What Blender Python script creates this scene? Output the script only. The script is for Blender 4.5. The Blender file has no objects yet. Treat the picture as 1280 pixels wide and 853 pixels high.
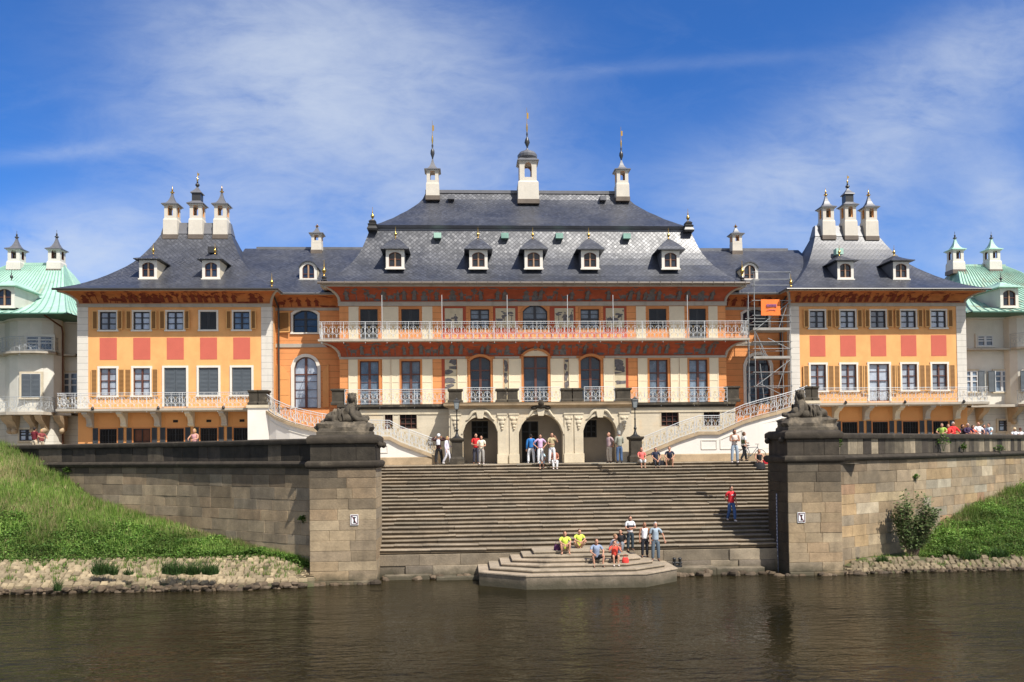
import bpy, math, random
from math import sin, cos, pi, sqrt, radians, atan2
from mathutils import Vector, noise as mnoise
random.seed(7)
S = bpy.context.scene
COL = S.collection

# ------------------------------------------------------------------ camera
FPX, YAW, PITCH, ROLL, SHY = 1020.0, .0559, .02, .0111, 117.08
CAM = Vector((-4.471, -52.0, 5.8485))
_R0, _F0, _U0 = Vector((cos(YAW), -sin(YAW), 0)), Vector((sin(YAW), cos(YAW), 0)), Vector((0, 0, 1))
_F = _F0*cos(PITCH) + _U0*sin(PITCH); _U1 = _U0*cos(PITCH) - _F0*sin(PITCH)
_R = _R0*cos(ROLL) - _U1*sin(ROLL); _U = _R0*sin(ROLL) + _U1*cos(ROLL)

def _ray(px, py):
    return _F + _R*((px-640)/FPX) - _U*((py-426.5-SHY)/FPX)
def at(px, py, Y):
    """surveyed point of the photograph on the vertical plane Y"""
    d = _ray(px, py); return CAM + d*((Y-CAM.y)/d.y)
def atz(px, py, Z):
    d = _ray(px, py); return CAM + d*((Z-CAM.z)/d.z)
def ax(px, Y, py=450): return at(px, py, Y).x
def az(py, Y, px=640): return at(px, py, Y).z

cd = bpy.data.cameras.new('camera'); cam = bpy.data.objects.new('camera', cd); COL.objects.link(cam)
from mathutils import Matrix
M3 = Matrix(((_R.x, _U.x, -_F.x), (_R.y, _U.y, -_F.y), (_R.z, _U.z, -_F.z)))
cam.matrix_world = Matrix.Translation(CAM) @ M3.to_4x4()
cd.sensor_width = 36; cd.lens = FPX/1280*36; cd.shift_y = SHY/1280; cd.clip_end = 6000; cd.clip_start = .5
S.camera = cam

# ------------------------------------------------------------------ mesh builder
class MB:
    def __init__(s): s.v=[]; s.f=[]; s.m=[]; s.c=[]; s.uv=[]
    def add(s, vs, fs, mi=0, col=(1,1,1), uvs=None):
        b=len(s.v); s.v += [tuple(p) for p in vs]
        for k,f in enumerate(fs):
            s.f.append([b+i for i in f]); s.m.append(mi); s.c.append(col); s.uv.append(uvs[k] if uvs else None)
    def box(s,x0,x1,y0,y1,z0,z1,mi=0,col=(1,1,1)):
        s.add([(x0,y0,z0),(x1,y0,z0),(x1,y1,z0),(x0,y1,z0),(x0,y0,z1),(x1,y0,z1),(x1,y1,z1),(x0,y1,z1)],
              [(0,1,5,4),(1,2,6,5),(2,3,7,6),(3,0,4,7),(4,5,6,7),(3,2,1,0)],mi,col)
    def hexa(s,p,mi=0,col=(1,1,1)):
        s.add(p,[(0,1,5,4),(1,2,6,5),(2,3,7,6),(3,0,4,7),(4,5,6,7),(3,2,1,0)],mi,col)
    def bar(s,a,b,w,h,mi=0):
        a=Vector(a); b=Vector(b); d=(b-a).normalized()
        u=Vector((0,0,1)) if abs(d.z)<.9 else Vector((0,1,0))
        x=d.cross(u).normalized()*w/2; y=x.cross(d).normalized()*h/2
        s.hexa([a-x-y,a+x-y,a+x+y,a-x+y,b-x-y,b+x-y,b+x+y,b-x+y],mi)
    def tube(s,pts,r,n=5,mi=0,closed=False,col=(1,1,1)):
        pts=[Vector(p) for p in pts]; N=len(pts)
        if not isinstance(r,(list,tuple)): r=[r]*N
        rings=[]; prev=None
        for i,p in enumerate(pts):
            if closed: d=pts[(i+1)%N]-pts[i-1]
            else: d=pts[min(i+1,N-1)]-pts[max(i-1,0)]
            if d.length<1e-9: d=Vector((0,0,1))
            d.normalize()
            if prev is None:
                u=Vector((0,0,1)) if abs(d.z)<.9 else Vector((0,1,0)); x=d.cross(u).normalized()
            else:
                x=prev-d*prev.dot(d)
                if x.length<1e-6: x=d.orthogonal()
                x.normalize()
            prev=x; y=d.cross(x)
            rings.append([p+(x*cos(2*pi*k/n)+y*sin(2*pi*k/n))*r[i] for k in range(n)])
        vs=[q for R_ in rings for q in R_]; fs=[]
        M=N if closed else N-1
        for i in range(M):
            j=(i+1)%N
            for k in range(n): fs.append((i*n+k,i*n+(k+1)%n,j*n+(k+1)%n,j*n+k))
        if not closed: fs += [tuple(range(n))[::-1],tuple((N-1)*n+k for k in range(n))]
        s.add(vs,fs,mi,col)
    def loft(s,rings,mi=0,closed=True,cap0=False,cap1=False,uv=False,col=(1,1,1)):
        n=len(rings[0]); vs=[p for r in rings for p in r]; fs=[]; uvs=[]
        acc=0
        for i in range(len(rings)-1):
            a=rings[i]; b=rings[i+1]
            dl=max((Vector(b[0])-Vector(a[0])).length,1e-4) if uv else 0
            h=min((Vector(b[k])-Vector(a[k])).length for k in range(n)) if uv else 0
            for k in range(n if closed else n-1):
                k2=(k+1)%n
                fs.append((i*n+k,i*n+k2,(i+1)*n+k2,(i+1)*n+k))
                if uv:
                    p0,p1,q1,q0=[Vector(t) for t in (a[k],a[k2],b[k2],b[k])]
                    e=(p1-p0); e=e.normalized() if e.length>1e-6 else Vector((1,0,0))
                    mid=(q0+q1)/2-(p0+p1)/2; hh=(mid-e*mid.dot(e)).length
                    uvs.append([(p0.dot(e)+k*7,acc),(p1.dot(e)+k*7,acc),(q1.dot(e)+k*7,acc+hh),(q0.dot(e)+k*7,acc+hh)])
                    lasth=hh
            if uv: acc+=lasth
        if cap0: fs.append(tuple(range(n))[::-1]); uvs.append([(0,0)]*n)
        if cap1: fs.append(tuple((len(rings)-1)*n+k for k in range(n))); uvs.append([(0,0)]*n)
        s.add(vs,fs,mi,col,uvs if uv else None)
    def rects(s,levels,mi=0,**kw):   # levels: (x0,x1,y0,y1,z)
        s.loft([[(a,c,z),(b,c,z),(b,d,z),(a,d,z)] for a,b,c,d,z in levels],mi,**kw)
    def lathe(s,prof,c,n=12,mi=0,sq=False,ex=1,ey=1):
        k0=pi/4 if sq else 0; q=sqrt(2) if sq else 1
        if sq: n=4
        s.loft([[(c[0]+r*q*ex*cos(k0+2*pi*k/n),c[1]+r*q*ey*sin(k0+2*pi*k/n),c[2]+z) for k in range(n)] for r,z in prof],mi,cap0=True,cap1=True)
    def prism(s,poly,y0,y1,mi=0,col=(1,1,1)):   # poly of (x,z), front at y0
        n=len(poly)
        vs=[(x,y0,z) for x,z in poly]+[(x,y1,z) for x,z in poly]
        s.add(vs,[tuple(range(n)),tuple(range(2*n-1,n-1,-1))]+[((k+1)%n,k,n+k,n+(k+1)%n) for k in range(n)],mi,col)
    def slab(s,poly,z0,z1,mi=0,col=(1,1,1)):   # poly of (x,y)
        n=len(poly)
        vs=[(x,y,z0) for x,y in poly]+[(x,y,z1) for x,y in poly]
        s.add(vs,[tuple(range(n))[::-1],tuple(range(n,2*n))]+[(k,(k+1)%n,n+(k+1)%n,n+k) for k in range(n)],mi,col)
    def sph(s,c,r,nu=10,nv=7,mi=0,col=(1,1,1)):
        if not isinstance(r,(tuple,list)): r=(r,r,r)
        rings=[]
        for j in range(nv+1):
            t=-pi/2+pi*j/nv; cc=max(cos(t),.02)
            rings.append([(c[0]+r[0]*cc*cos(2*pi*k/nu),c[1]+r[1]*cc*sin(2*pi*k/nu),c[2]+r[2]*sin(t)) for k in range(nu)])
        s.loft(rings,mi,cap0=True,cap1=True,col=col)
    def build(s,name,mats,parent=None,smooth=0,bevel=0,origin=None):
        if not isinstance(mats,(list,tuple)): mats=[mats]
        me=bpy.data.meshes.new(name)
        off=Vector((0,0,0)); p=parent
        if origin is not None: off=Vector(origin)
        while p is not None: off+=p.location; p=p.parent
        me.from_pydata([(x-off.x,y-off.y,z-off.z) for x,y,z in s.v],[],s.f)
        for m in mats: me.materials.append(m)
        me.polygons.foreach_set('material_index',s.m)
        if any(c!=(1,1,1) for c in s.c):
            at_=me.color_attributes.new('Col','FLOAT_COLOR','CORNER')
            buf=[]
            for f,c in zip(s.f,s.c):
                for _ in f: buf += [c[0],c[1],c[2],1]
            at_.data.foreach_set('color',buf)
        if any(u for u in s.uv):
            ul=me.uv_layers.new(name='UVMap'); buf=[]
            for f,u in zip(s.f,s.uv):
                for k in range(len(f)): buf += list(u[k]) if u else [0,0]
            ul.data.foreach_set('uv',buf)
        me.validate(); me.update()
        if smooth:
            me.polygons.foreach_set('use_smooth',[True]*len(me.polygons)); me.set_sharp_from_angle(angle=radians(smooth))
        o=bpy.data.objects.new(name,me); COL.objects.link(o)
        if parent is not None: o.parent=parent
        if origin is not None: o.location=off
        if bevel:
            b=o.modifiers.new('bevel','BEVEL'); b.width=bevel; b.segments=2; b.limit_method='ANGLE'; b.angle_limit=radians(40)
        return o

def tag(o,label,cat,group=None):
    o['label']=label; o['category']=cat
    if group: o['group']=group
    return o
def thing(name,loc,label,cat,group=None):
    o=bpy.data.objects.new(name,None); COL.objects.link(o); o.location=loc; o.empty_display_size=.3
    return tag(o,label,cat,group)
def struct(o,kind='structure'): o['kind']=kind; return o

# ------------------------------------------------------------------ materials
def _n(nt,t,**kw):
    n=nt.nodes.new(t)
    for k,v in kw.items(): setattr(n,k,v)
    return n
def _math(nt,op,a,b=None,c=None):
    n=_n(nt,'ShaderNodeMath',operation=op)
    for i,x in enumerate((a,b,c)):
        if x is None: continue
        if isinstance(x,(int,float)): n.inputs[i].default_value=x
        else: nt.links.new(x,n.inputs[i])
    return n.outputs[0]
def _mix(nt,fac,a,b,blend='MIX'):
    n=_n(nt,'ShaderNodeMix',data_type='RGBA',blend_type=blend)
    for i,x in ((0,fac),(6,a),(7,b)):
        if isinstance(x,(int,float)): n.inputs[i].default_value=x
        elif isinstance(x,(tuple,list)): n.inputs[i].default_value=(*x[:3],1)
        else: nt.links.new(x,n.inputs[i])
    return n.outputs[2]
def _noise(nt,vec,scale,detail=5,rough=.55,stretch=None,dist=0):
    if stretch:
        mp=_n(nt,'ShaderNodeMapping'); mp.inputs['Scale'].default_value=stretch; nt.links.new(vec,mp.inputs[0]); vec=mp.outputs[0]
    n=_n(nt,'ShaderNodeTexNoise'); n.inputs['Scale'].default_value=scale; n.inputs['Detail'].default_value=detail
    n.inputs['Roughness'].default_value=rough; n.inputs['Distortion'].default_value=dist
    nt.links.new(vec,n.inputs['Vector']); return n.outputs['Fac']
def _range(nt,x,a,b,c,d):
    n=_n(nt,'ShaderNodeMapRange'); nt.links.new(x,n.inputs[0])
    for i,v in enumerate((a,b,c,d)): n.inputs[i+1].default_value=v
    return n.outputs[0]
MATS={}
def mat(name,col,rough=.85,var=.14,scale=1.6,bump=.12,bscale=28,spec=.3,metal=0,courses=None,attr=False,
        stain=None,streak=None,slate=False,objrand=0,wet=False):
    m=bpy.data.materials.new(name); m.use_nodes=True; nt=m.node_tree; b=nt.nodes['Principled BSDF']
    tc=_n(nt,'ShaderNodeTexCoord'); P=tc.outputs['Object']
    base=None
    if attr:
        a=_n(nt,'ShaderNodeAttribute',attribute_name='Col'); base=_mix(nt,1.0,col,a.outputs['Color'],'MULTIPLY')
    else: base=col
    f=_range(nt,_noise(nt,P,scale,6),.25,.75,1-var,1+var)
    f2=_range(nt,_noise(nt,P,scale*9,4),.2,.8,1-var*.6,1+var*.6)
    ff=_math(nt,'MULTIPLY',f,f2)
    comb=_n(nt,'ShaderNodeCombineColor')
    for i in range(3): nt.links.new(ff,comb.inputs[i])
    c=_mix(nt,1.0,base,comb.outputs[0],'MULTIPLY')
    h=_noise(nt,P,bscale,5)
    if stain:
        sc,scale_s,lo,hi,amt=stain
        k=_math(nt,'MULTIPLY',_range(nt,_noise(nt,P,scale_s,7,.65,dist=.4),lo,hi,0,1),amt); c=_mix(nt,k,c,sc)
    if streak:
        sc,scale_s,lo,hi,amt=streak
        k=_math(nt,'MULTIPLY',_range(nt,_noise(nt,P,scale_s,5,.6,stretch=(1,1,.12)),lo,hi,0,1),amt); c=_mix(nt,k,c,sc)
    if courses:
        hh,wd,dark=courses
        sx=_n(nt,'ShaderNodeSeparateXYZ'); nt.links.new(P,sx.inputs[0])
        g=_math(nt,'LESS_THAN',_math(nt,'FLOORED_MODULO',sx.outputs[2],hh),wd)
        c=_mix(nt,_math(nt,'MULTIPLY',g,dark),c,(.02,.015,.01)); h=_math(nt,'SUBTRACT',h,_math(nt,'MULTIPLY',g,2.0))
    if slate:
        uv=tc.outputs['UV']; mp=_n(nt,'ShaderNodeMapping'); mp.inputs['Rotation'].default_value=(0,0,radians(45)); nt.links.new(uv,mp.inputs[0])
        br=_n(nt,'ShaderNodeTexBrick',offset=0,squash=1)
        br.inputs['Color1'].default_value=(.72,.72,.73,1); br.inputs['Color2'].default_value=(1.3,1.3,1.32,1); br.inputs['Mortar'].default_value=(.5,.5,.5,1)
        br.inputs['Scale'].default_value=1; br.inputs['Mortar Size'].default_value=.014; br.inputs['Brick Width'].default_value=.21; br.inputs['Row Height'].default_value=.21
        br.inputs['Bias'].default_value=0
        nt.links.new(mp.outputs[0],br.inputs['Vector']); c=_mix(nt,1.0,c,br.outputs['Color'],'MULTIPLY')
        h=_math(nt,'ADD',_math(nt,'MULTIPLY',h,.25),br.outputs['Fac']) ; h=_math(nt,'SUBTRACT',1.0,h)
        sv=_n(nt,'ShaderNodeSeparateColor'); nt.links.new(br.outputs['Color'],sv.inputs[0])
        rr=_range(nt,_noise(nt,P,.5,3),.3,.7,rough+.12,rough-.04); nt.links.new(rr,b.inputs['Roughness'])
        # every slate lies at its own slight tilt
        tl=_math(nt,'MULTIPLY',_math(nt,'SUBTRACT',sv.outputs[0],1.0),.17)
    if wet:   # damp, algae-dark foot at the water line
        sz=_n(nt,'ShaderNodeSeparateXYZ'); nt.links.new(P,sz.inputs[0]); zz=_math(nt,'ADD',sz.outputs[2],_math(nt,'MULTIPLY',_math(nt,'SUBTRACT',_noise(nt,P,1.6,4),.5),.7))
        c=_mix(nt,_range(nt,zz,.12,.5,.78,0),c,(.045,.042,.024))
    if objrand:
        oi=_n(nt,'ShaderNodeObjectInfo'); k=_range(nt,oi.outputs['Random'],0,1,1-objrand,1+objrand*.6); cc=_n(nt,'ShaderNodeCombineColor'); [nt.links.new(k,cc.inputs[i]) for i in range(3)]; c=_mix(nt,1.0,c,cc.outputs[0],'MULTIPLY')
    nt.links.new(c,b.inputs['Base Color'])
    if not slate: b.inputs['Roughness'].default_value=rough
    b.inputs['Specular IOR Level'].default_value=spec; b.inputs['Metallic'].default_value=metal
    if bump:
        bp=_n(nt,'ShaderNodeBump'); bp.inputs['Strength'].default_value=bump; bp.inputs['Distance'].default_value=.03
        nt.links.new(h,bp.inputs['Height']); NO=bp.outputs[0]
        if slate:
            cx=_n(nt,'ShaderNodeCombineXYZ'); nt.links.new(tl,cx.inputs[0]); va=_n(nt,'ShaderNodeVectorMath',operation='ADD'); nt.links.new(NO,va.inputs[0]); nt.links.new(cx.outputs[0],va.inputs[1]); vn=_n(nt,'ShaderNodeVectorMath',operation='NORMALIZE'); nt.links.new(va.outputs[0],vn.inputs[0]); NO=vn.outputs[0]
        nt.links.new(NO,b.inputs['Normal'])
    MATS[name]=m
    return m
def plain(name,col,rough=.6,spec=.4,metal=0):
    return mat(name,col,rough,var=.06,scale=3,bump=0,spec=spec,metal=metal)

DIRT=(.09,.075,.055)
m_orange=mat('orange_plaster',(.75,.365,.135),var=.10,stain=((.80,.46,.18),.5,.42,.75,.6),streak=((.52,.27,.10),1.4,.54,.8,.45))
m_redpanel=mat('red_plaster_panel',(.53,.125,.085),var=.06)
m_link=mat('banded_orange_plaster',(.66,.275,.10),var=.1,streak=((.42,.17,.06),1.3,.55,.8,.45),courses=(.40,.022,.55))
m_link2=mat('deep_orange_plaster',(.5,.2,.055),var=.08)
m_apricot=mat('apricot_paint',(.66,.31,.11),var=.06)
m_quoin=mat('white_quoin_plaster',(.62,.58,.51),var=.06,courses=(.405,.022,.5),streak=(DIRT,1.5,.6,.85,.25))
m_white=mat('white_trim_paint',(.68,.64,.56),var=.06)
m_ramp=mat('white_limewash',(.70,.66,.60),var=.05,scale=.9,streak=((.45,.4,.33),1.4,.58,.85,.3))
m_grey=mat('grey_stone_trim',(.40,.355,.29),var=.1,streak=(DIRT,2,.55,.8,.4))
m_cream=mat('cream_plaster',(.66,.57,.41),var=.06,streak=((.5,.38,.2),1.5,.6,.85,.25))
m_creamshut=mat('cream_shutter_paint',(.69,.60,.43),var=.05)
m_outer=mat('pale_plaster',(.62,.595,.52),var=.07,streak=((.3,.27,.2),1.2,.55,.85,.35))
m_outerband=mat('pale_banded_plaster',(.58,.555,.48),var=.07,courses=(.42,.02,.45))
m_frieze=mat('red_frieze_paint',(.33,.075,.034),var=.18,scale=3,stain=((.2,.05,.02),1.1,.5,.75,.6))
m_friezeo=mat('orange_frieze_paint',(.46,.165,.055),var=.18,scale=3,stain=((.3,.07,.02),.9,.5,.75,.6))
m_figdark=mat('dark_figure_paint',(.085,.05,.045),var=.3,scale=6)
m_figred=mat('dark_red_figure_paint',(.17,.035,.018),var=.3,scale=6)
m_figgrey=mat('blue_grey_figure_paint',(.125,.115,.115),var=.4,scale=6)
m_mural=mat('parchment_paint',(.50,.43,.29),var=.12,scale=4)
m_redfield=mat('dull_red_paint',(.34,.07,.035),var=.1)
m_slate=mat('slate_roof',(.034,.037,.048),rough=.43,var=.3,scale=.8,bump=.45,spec=1.0,slate=True,stain=((.085,.085,.09),.35,.45,.7,.5))
m_lead=mat('lead_sheet',(.13,.13,.14),rough=.45,var=.2,spec=.6)
m_copper=mat('green_copper',(.36,.56,.45),rough=.55,var=.13,scale=1.2,bump=.05,streak=((.22,.13,.06),.9,.58,.72,.75))
m_copperrust=mat('rust_stained_green_copper',(.34,.53,.42),rough=.55,var=.16,scale=1.2,bump=.05,stain=((.26,.15,.07),.45,.5,.66,.8),streak=((.24,.13,.06),1.3,.54,.68,.8))
m_turret=mat('off_white_chimney_plaster',(.60,.55,.465),var=.09,streak=((.3,.25,.18),2.5,.58,.85,.35))
m_copper2=mat('darker_green_copper',(.22,.38,.31),rough=.5,var=.2)
m_copperedge=mat('green_copper_edge',(.06,.15,.11),rough=.5,var=.2)
m_darkcap=mat('dark_sheet_metal',(.03,.028,.026),rough=.4,var=.3,spec=.6)
m_gold=plain('gilding',(.75,.46,.12),rough=.25,metal=1)
m_dullgold=plain('ochre_gilding',(.40,.29,.12),rough=.4,metal=.4)
m_sand=mat('cream_sandstone',(.56,.485,.355),var=.14,scale=1.1,bump=.2,stain=((.60,.36,.14),.55,.55,.75,.4),streak=((.25,.2,.14),1.8,.55,.8,.35))
m_sandband=mat('cream_sandstone_blocks',(.57,.495,.37),var=.14,scale=1.1,courses=(.55,.014,.3),stain=((.62,.38,.15),.6,.56,.72,.5))
m_plinth=mat('tan_sandstone',(.40,.30,.19),var=.2,bump=.25,stain=((.12,.10,.07),.9,.5,.75,.5))
m_stone=mat('weathered_sandstone',(1,1,1),var=.3,scale=1.7,bump=.6,bscale=16,attr=True,streak=((.06,.05,.04),.9,.54,.8,.55),stain=((.10,.085,.065),.6,.52,.75,.5),wet=True)
m_sooty=mat('sooty_sandstone',(1,1,1),var=.35,scale=2.5,bump=.5,bscale=16,attr=True,stain=((.2,.165,.12),1.6,.64,.82,.45),streak=((.012,.01,.008),1.3,.45,.75,.7))
m_joint=mat('mortar_joint',(.06,.05,.04),var=.2)
m_step=mat('worn_step_sandstone',(1,1,1),var=.24,scale=1.8,bump=.5,bscale=14,attr=True,stain=((.09,.075,.055),.9,.48,.72,.65),wet=True)
m_darkstone=mat('blackened_stone',(.045,.036,.026),var=.4,scale=2.2,bump=.5,bscale=14,stain=((.2,.165,.115),1.4,.58,.8,.5))
m_statue=mat('blackened_statue_stone',(.075,.062,.045),var=.4,scale=3,bump=.6,bscale=12,stain=((.28,.225,.155),1.6,.52,.72,.75))
m_pedst=mat('dark_pedestal_stone',(.055,.046,.034),var=.35,scale=3,bump=.4,stain=((.28,.23,.155),1.6,.56,.75,.6))
m_iron=plain('white_ironwork',(.56,.57,.57),rough=.5)
m_greyiron=plain('grey_ironwork',(.36,.38,.39),rough=.5)
m_black=plain('black_iron',(.02,.02,.02),rough=.5)
m_shutdark=mat('dark_shutter_paint',(.045,.05,.055),rough=.6,var=.15)
m_shutgrey=mat('slate_grey_shutter_paint',(.085,.10,.115),rough=.6,var=.12)
m_shutor=mat('ochre_shutter_paint',(.70,.38,.14),rough=.7,var=.08)
m_shutslat=mat('brown_shutter_slats',(.27,.135,.045),rough=.7,var=.1)
m_sashb=plain('dark_sash_paint',(.03,.03,.035),rough=.5)
m_sashbr=plain('brown_sash_wood',(.11,.042,.028),rough=.5)
m_sashl=plain('pale_wood_sash',(.36,.22,.13),rough=.6)
m_winor=mat('orange_window_surround',(.52,.21,.075),var=.08)
m_pane=mat('dark_glass',(.022,.03,.042),rough=.07,var=.5,scale=.9,bump=.05,bscale=2.2,spec=.6,objrand=.5)
m_panec=mat('curtained_glass',(.42,.46,.52),rough=.1,var=.25,scale=2.5,bump=.05,bscale=2.2,spec=.6,objrand=.5)
m_panem=mat('half_lit_glass',(.13,.17,.22),rough=.08,var=.5,scale=1.8,bump=.05,bscale=2.2,spec=.6,objrand=.5)
m_dark=mat('dark_interior',(.018,.016,.015),var=.3)
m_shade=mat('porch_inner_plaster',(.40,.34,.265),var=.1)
m_brown=mat('brown_door_wood',(.12,.05,.03),var=.2)
m_gravel=mat('gravel_ground',(.40,.34,.25),var=.2,scale=5,bump=.4)
ZL, ZT = 5.1, 8.76       # landing and terrace levels
m_paving=mat('pale_paving',(.52,.44,.32),var=.14,scale=2)
m_gutter=mat('brown_gutter_metal',(.15,.12,.095),rough=.5,var=.2)
# ------------------------------------------------------------------ building kit
def arch_pts(xa,xb,zb,rise,n=12):
    """points along an opening's head from left to right (segmental arch of the given rise, apex at zb)"""
    if rise<=0: return [(xa,zb),(xb,zb)]
    hw=(xb-xa)/2; rise=min(rise,hw); R=(hw*hw+rise*rise)/(2*rise); xc=(xa+xb)/2
    return [(xa+2*hw*i/n, zb-rise+sqrt(max(R*R-(xa+2*hw*i/n-xc)**2,0))-(R-rise)) for i in range(n+1)]
def outline(xa,xb,za,zb,rise,n=12): return [(xa,za)]+arch_pts(xa,xb,zb,rise,n)+[(xb,za)]

def wall(mb,x0,x1,z0,z1,Y,ops,depth=.22,mi=0,mr=None):
    mr=mi if mr is None else mr
    xs=sorted({x0,x1,*[o[0] for o in ops],*[o[1] for o in ops]}); zs=sorted({z0,z1,*[o[2] for o in ops],*[o[3] for o in ops]})
    for i in range(len(xs)-1):
        for j in range(len(zs)-1):
            cx=(xs[i]+xs[i+1])/2; cz=(zs[j]+zs[j+1])/2
            if any(o[0]<cx<o[1] and o[2]<cz<o[3] for o in ops): continue
            mb.add([(xs[i],Y,zs[j]),(xs[i+1],Y,zs[j]),(xs[i+1],Y,zs[j+1]),(xs[i],Y,zs[j+1])],[(0,1,2,3)],mi)
    for o in ops:
        xa,xb,za,zb=o[:4]; rise=o[4] if len(o)>4 else 0
        ol=outline(xa,xb,za,zb,rise)
        for (p,q) in zip(ol,ol[1:]+ol[:1]):
            mb.add([(p[0],Y,p[1]),(q[0],Y,q[1]),(q[0],Y+depth,q[1]),(p[0],Y+depth,p[1])],[(0,1,2,3)],mr)
        if rise>0:
            a=arch_pts(xa,xb,zb,rise)
            for p,q in zip(a,a[1:]):
                vs=[(p[0],Y,p[1]),(q[0],Y,q[1]),(q[0],Y,zb),(p[0],Y,zb)]
                if zb-p[1]<1e-4: vs=vs[:3]
                elif zb-q[1]<1e-4: vs=[vs[0],vs[1],vs[3]]
                mb.add(vs,[tuple(range(len(vs)))],mi)

def ring(mb,inner,outer,y0,y1,mi=0,closed=False):
    n=len(inner)
    for k in range(n if closed else n-1):
        k2=(k+1)%n
        a,b,c,d=inner[k],inner[k2],outer[k2],outer[k]
        mb.add([(a[0],y0,a[1]),(b[0],y0,b[1]),(c[0],y0,c[1]),(d[0],y0,d[1]),(a[0],y1,a[1]),(b[0],y1,b[1]),(c[0],y1,c[1]),(d[0],y1,d[1])],
               [(0,1,2,3),(0,4,5,1),(3,2,6,7),(4,7,6,5)],mi)
    if not closed:
        for k in (0,n-1):
            a,d=inner[k],outer[k]
            mb.add([(a[0],y0,a[1]),(d[0],y0,d[1]),(d[0],y1,d[1]),(a[0],y1,a[1])],[(0,1,2,3)],mi)

def shutter(root,x0,x1,z0,z1,Y,m=None,ms=None,swing=0,louv=True,name='shutter',arch=False):
    """a louvered leaf lying on the wall; swing turns it out about its edge nearest the window"""
    mb=MB(); w=x1-x0; fr=.055; t=.045
    def put(a,b,c,d,y0,y1,mi):
        P=[]
        for z in (c,d):
            for (x,y) in ((a,y0),(b,y0),(b,y1),(a,y1)):
                P.append((x,y,z))
        mb.hexa(P,mi)
    put(0,fr,z0,z1,-t,0,0); put(w-fr,w,z0,z1,-t,0,0); put(fr,w-fr,z0,z0+fr,-t,0,0); put(fr,w-fr,z1-fr,z1,-t,0,0)
    zm=(z0+z1)/2
    if louv:
        n=max(6,int((z1-z0)/.085))
        for i in range(n):
            zz=z0+fr+(z1-z0-2*fr)*(i+.5)/n; h=(z1-z0-2*fr)/n
            a=zz-h*.5; b=zz+h*.45
            mb.hexa([(fr,-t*.95,a),(w-fr,-t*.95,a),(w-fr,-t*.7,a),(fr,-t*.7,a),(fr,-t*.3,b),(w-fr,-t*.3,b),(w-fr,-.003,b),(fr,-.003,b)],1)
        put(fr,w-fr,z0+fr,z1-fr,-.004,-.001,1)
    else:
        put(fr,w-fr,z0+fr,z1-fr,-t*.6,-.002,0); put(fr,w-fr,zm-.03,zm+.03,-t,-.01,0)
    a=radians(swing); out=[]
    for x,y,z in mb.v:
        if swing>=0: X=x*cos(a)+y*sin(a)*1; Yy=-x*sin(a)+y*cos(a); X0=x0
        else: xx=x-w; X=xx*cos(a)+y*sin(a); Yy=-xx*sin(a)+y*cos(a); X0=x1
        out.append((X0+X,Y-.012+Yy,z))
    mb.v=out
    return mb.build(name,[m or m_shutor,ms or m_shutslat],root)

def win(root,xa,xb,za,zb,Y,rise=0,fw=.11,fm=None,sm=None,pm=None,nv=1,hs=(.5,),proud=.05,depth=.16,sill=True,bar=.045,door=False,name='window',thin=(),casing=.06):
    """window: stone surround (the part) with sash and pane as its sub-parts"""
    fm=fm or m_white; sm=sm or m_sashb; pm=pm or m_pane
    mb=MB(); ri=outline(xa,xb,za,zb,rise); ro=outline(xa-fw,xb+fw,za,zb+fw,(rise+fw*.25) if rise else 0)
    if fw>0: ring(mb,ri,ro,Y-proud,Y+.03)
    if sill: mb.box(xa-fw-.03,xb+fw+.03,Y-proud-.05,Y+.04,za-.1,za-.002)
    if not mb.v: mb.box(xa,xb,Y+depth-.03,Y+depth,za,za+.04)
    w=mb.build(name,fm,root)
    p=MB(); ol=outline(xa,xb,za,zb,rise); p.add([(x,Y+depth,z) for x,z in ol],[tuple(range(len(ol)))]); p.build('pane',pm,w)
    s=MB(); c=casing; ii=outline(xa+c,xb-c,za+c,zb-c,max(rise-c*.3,0) if rise else 0)
    ring(s,ii,ol,Y+depth-.07,Y+depth-.004,closed=True)
    W=xb-xa; H=zb-za
    for i in range(1,nv+1):
        x=xa+W*i/(nv+1); b=bar*(1.7 if (nv%2 and i==(nv+1)//2) else .7)
        top=zb if not rise else max(q[1] for q in arch_pts(xa,xb,zb,rise) if abs(q[0]-x)<=W/12+1e-3)
        s.box(x-b,x+b,Y+depth-.08,Y+depth-.006,za+c*.5,top-c*.6)
    for h in hs: s.box(xa+c*.5,xb-c*.5,Y+depth-.075,Y+depth-.009,za+H*h-bar*.9,za+H*h+bar*.9)
    for h in thin: s.box(xa+c*.5,xb-c*.5,Y+depth-.04,Y+depth-.012,za+H*h-bar*.35,za+H*h+bar*.35)
    s.build('sash',sm,w)
    return w

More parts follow.
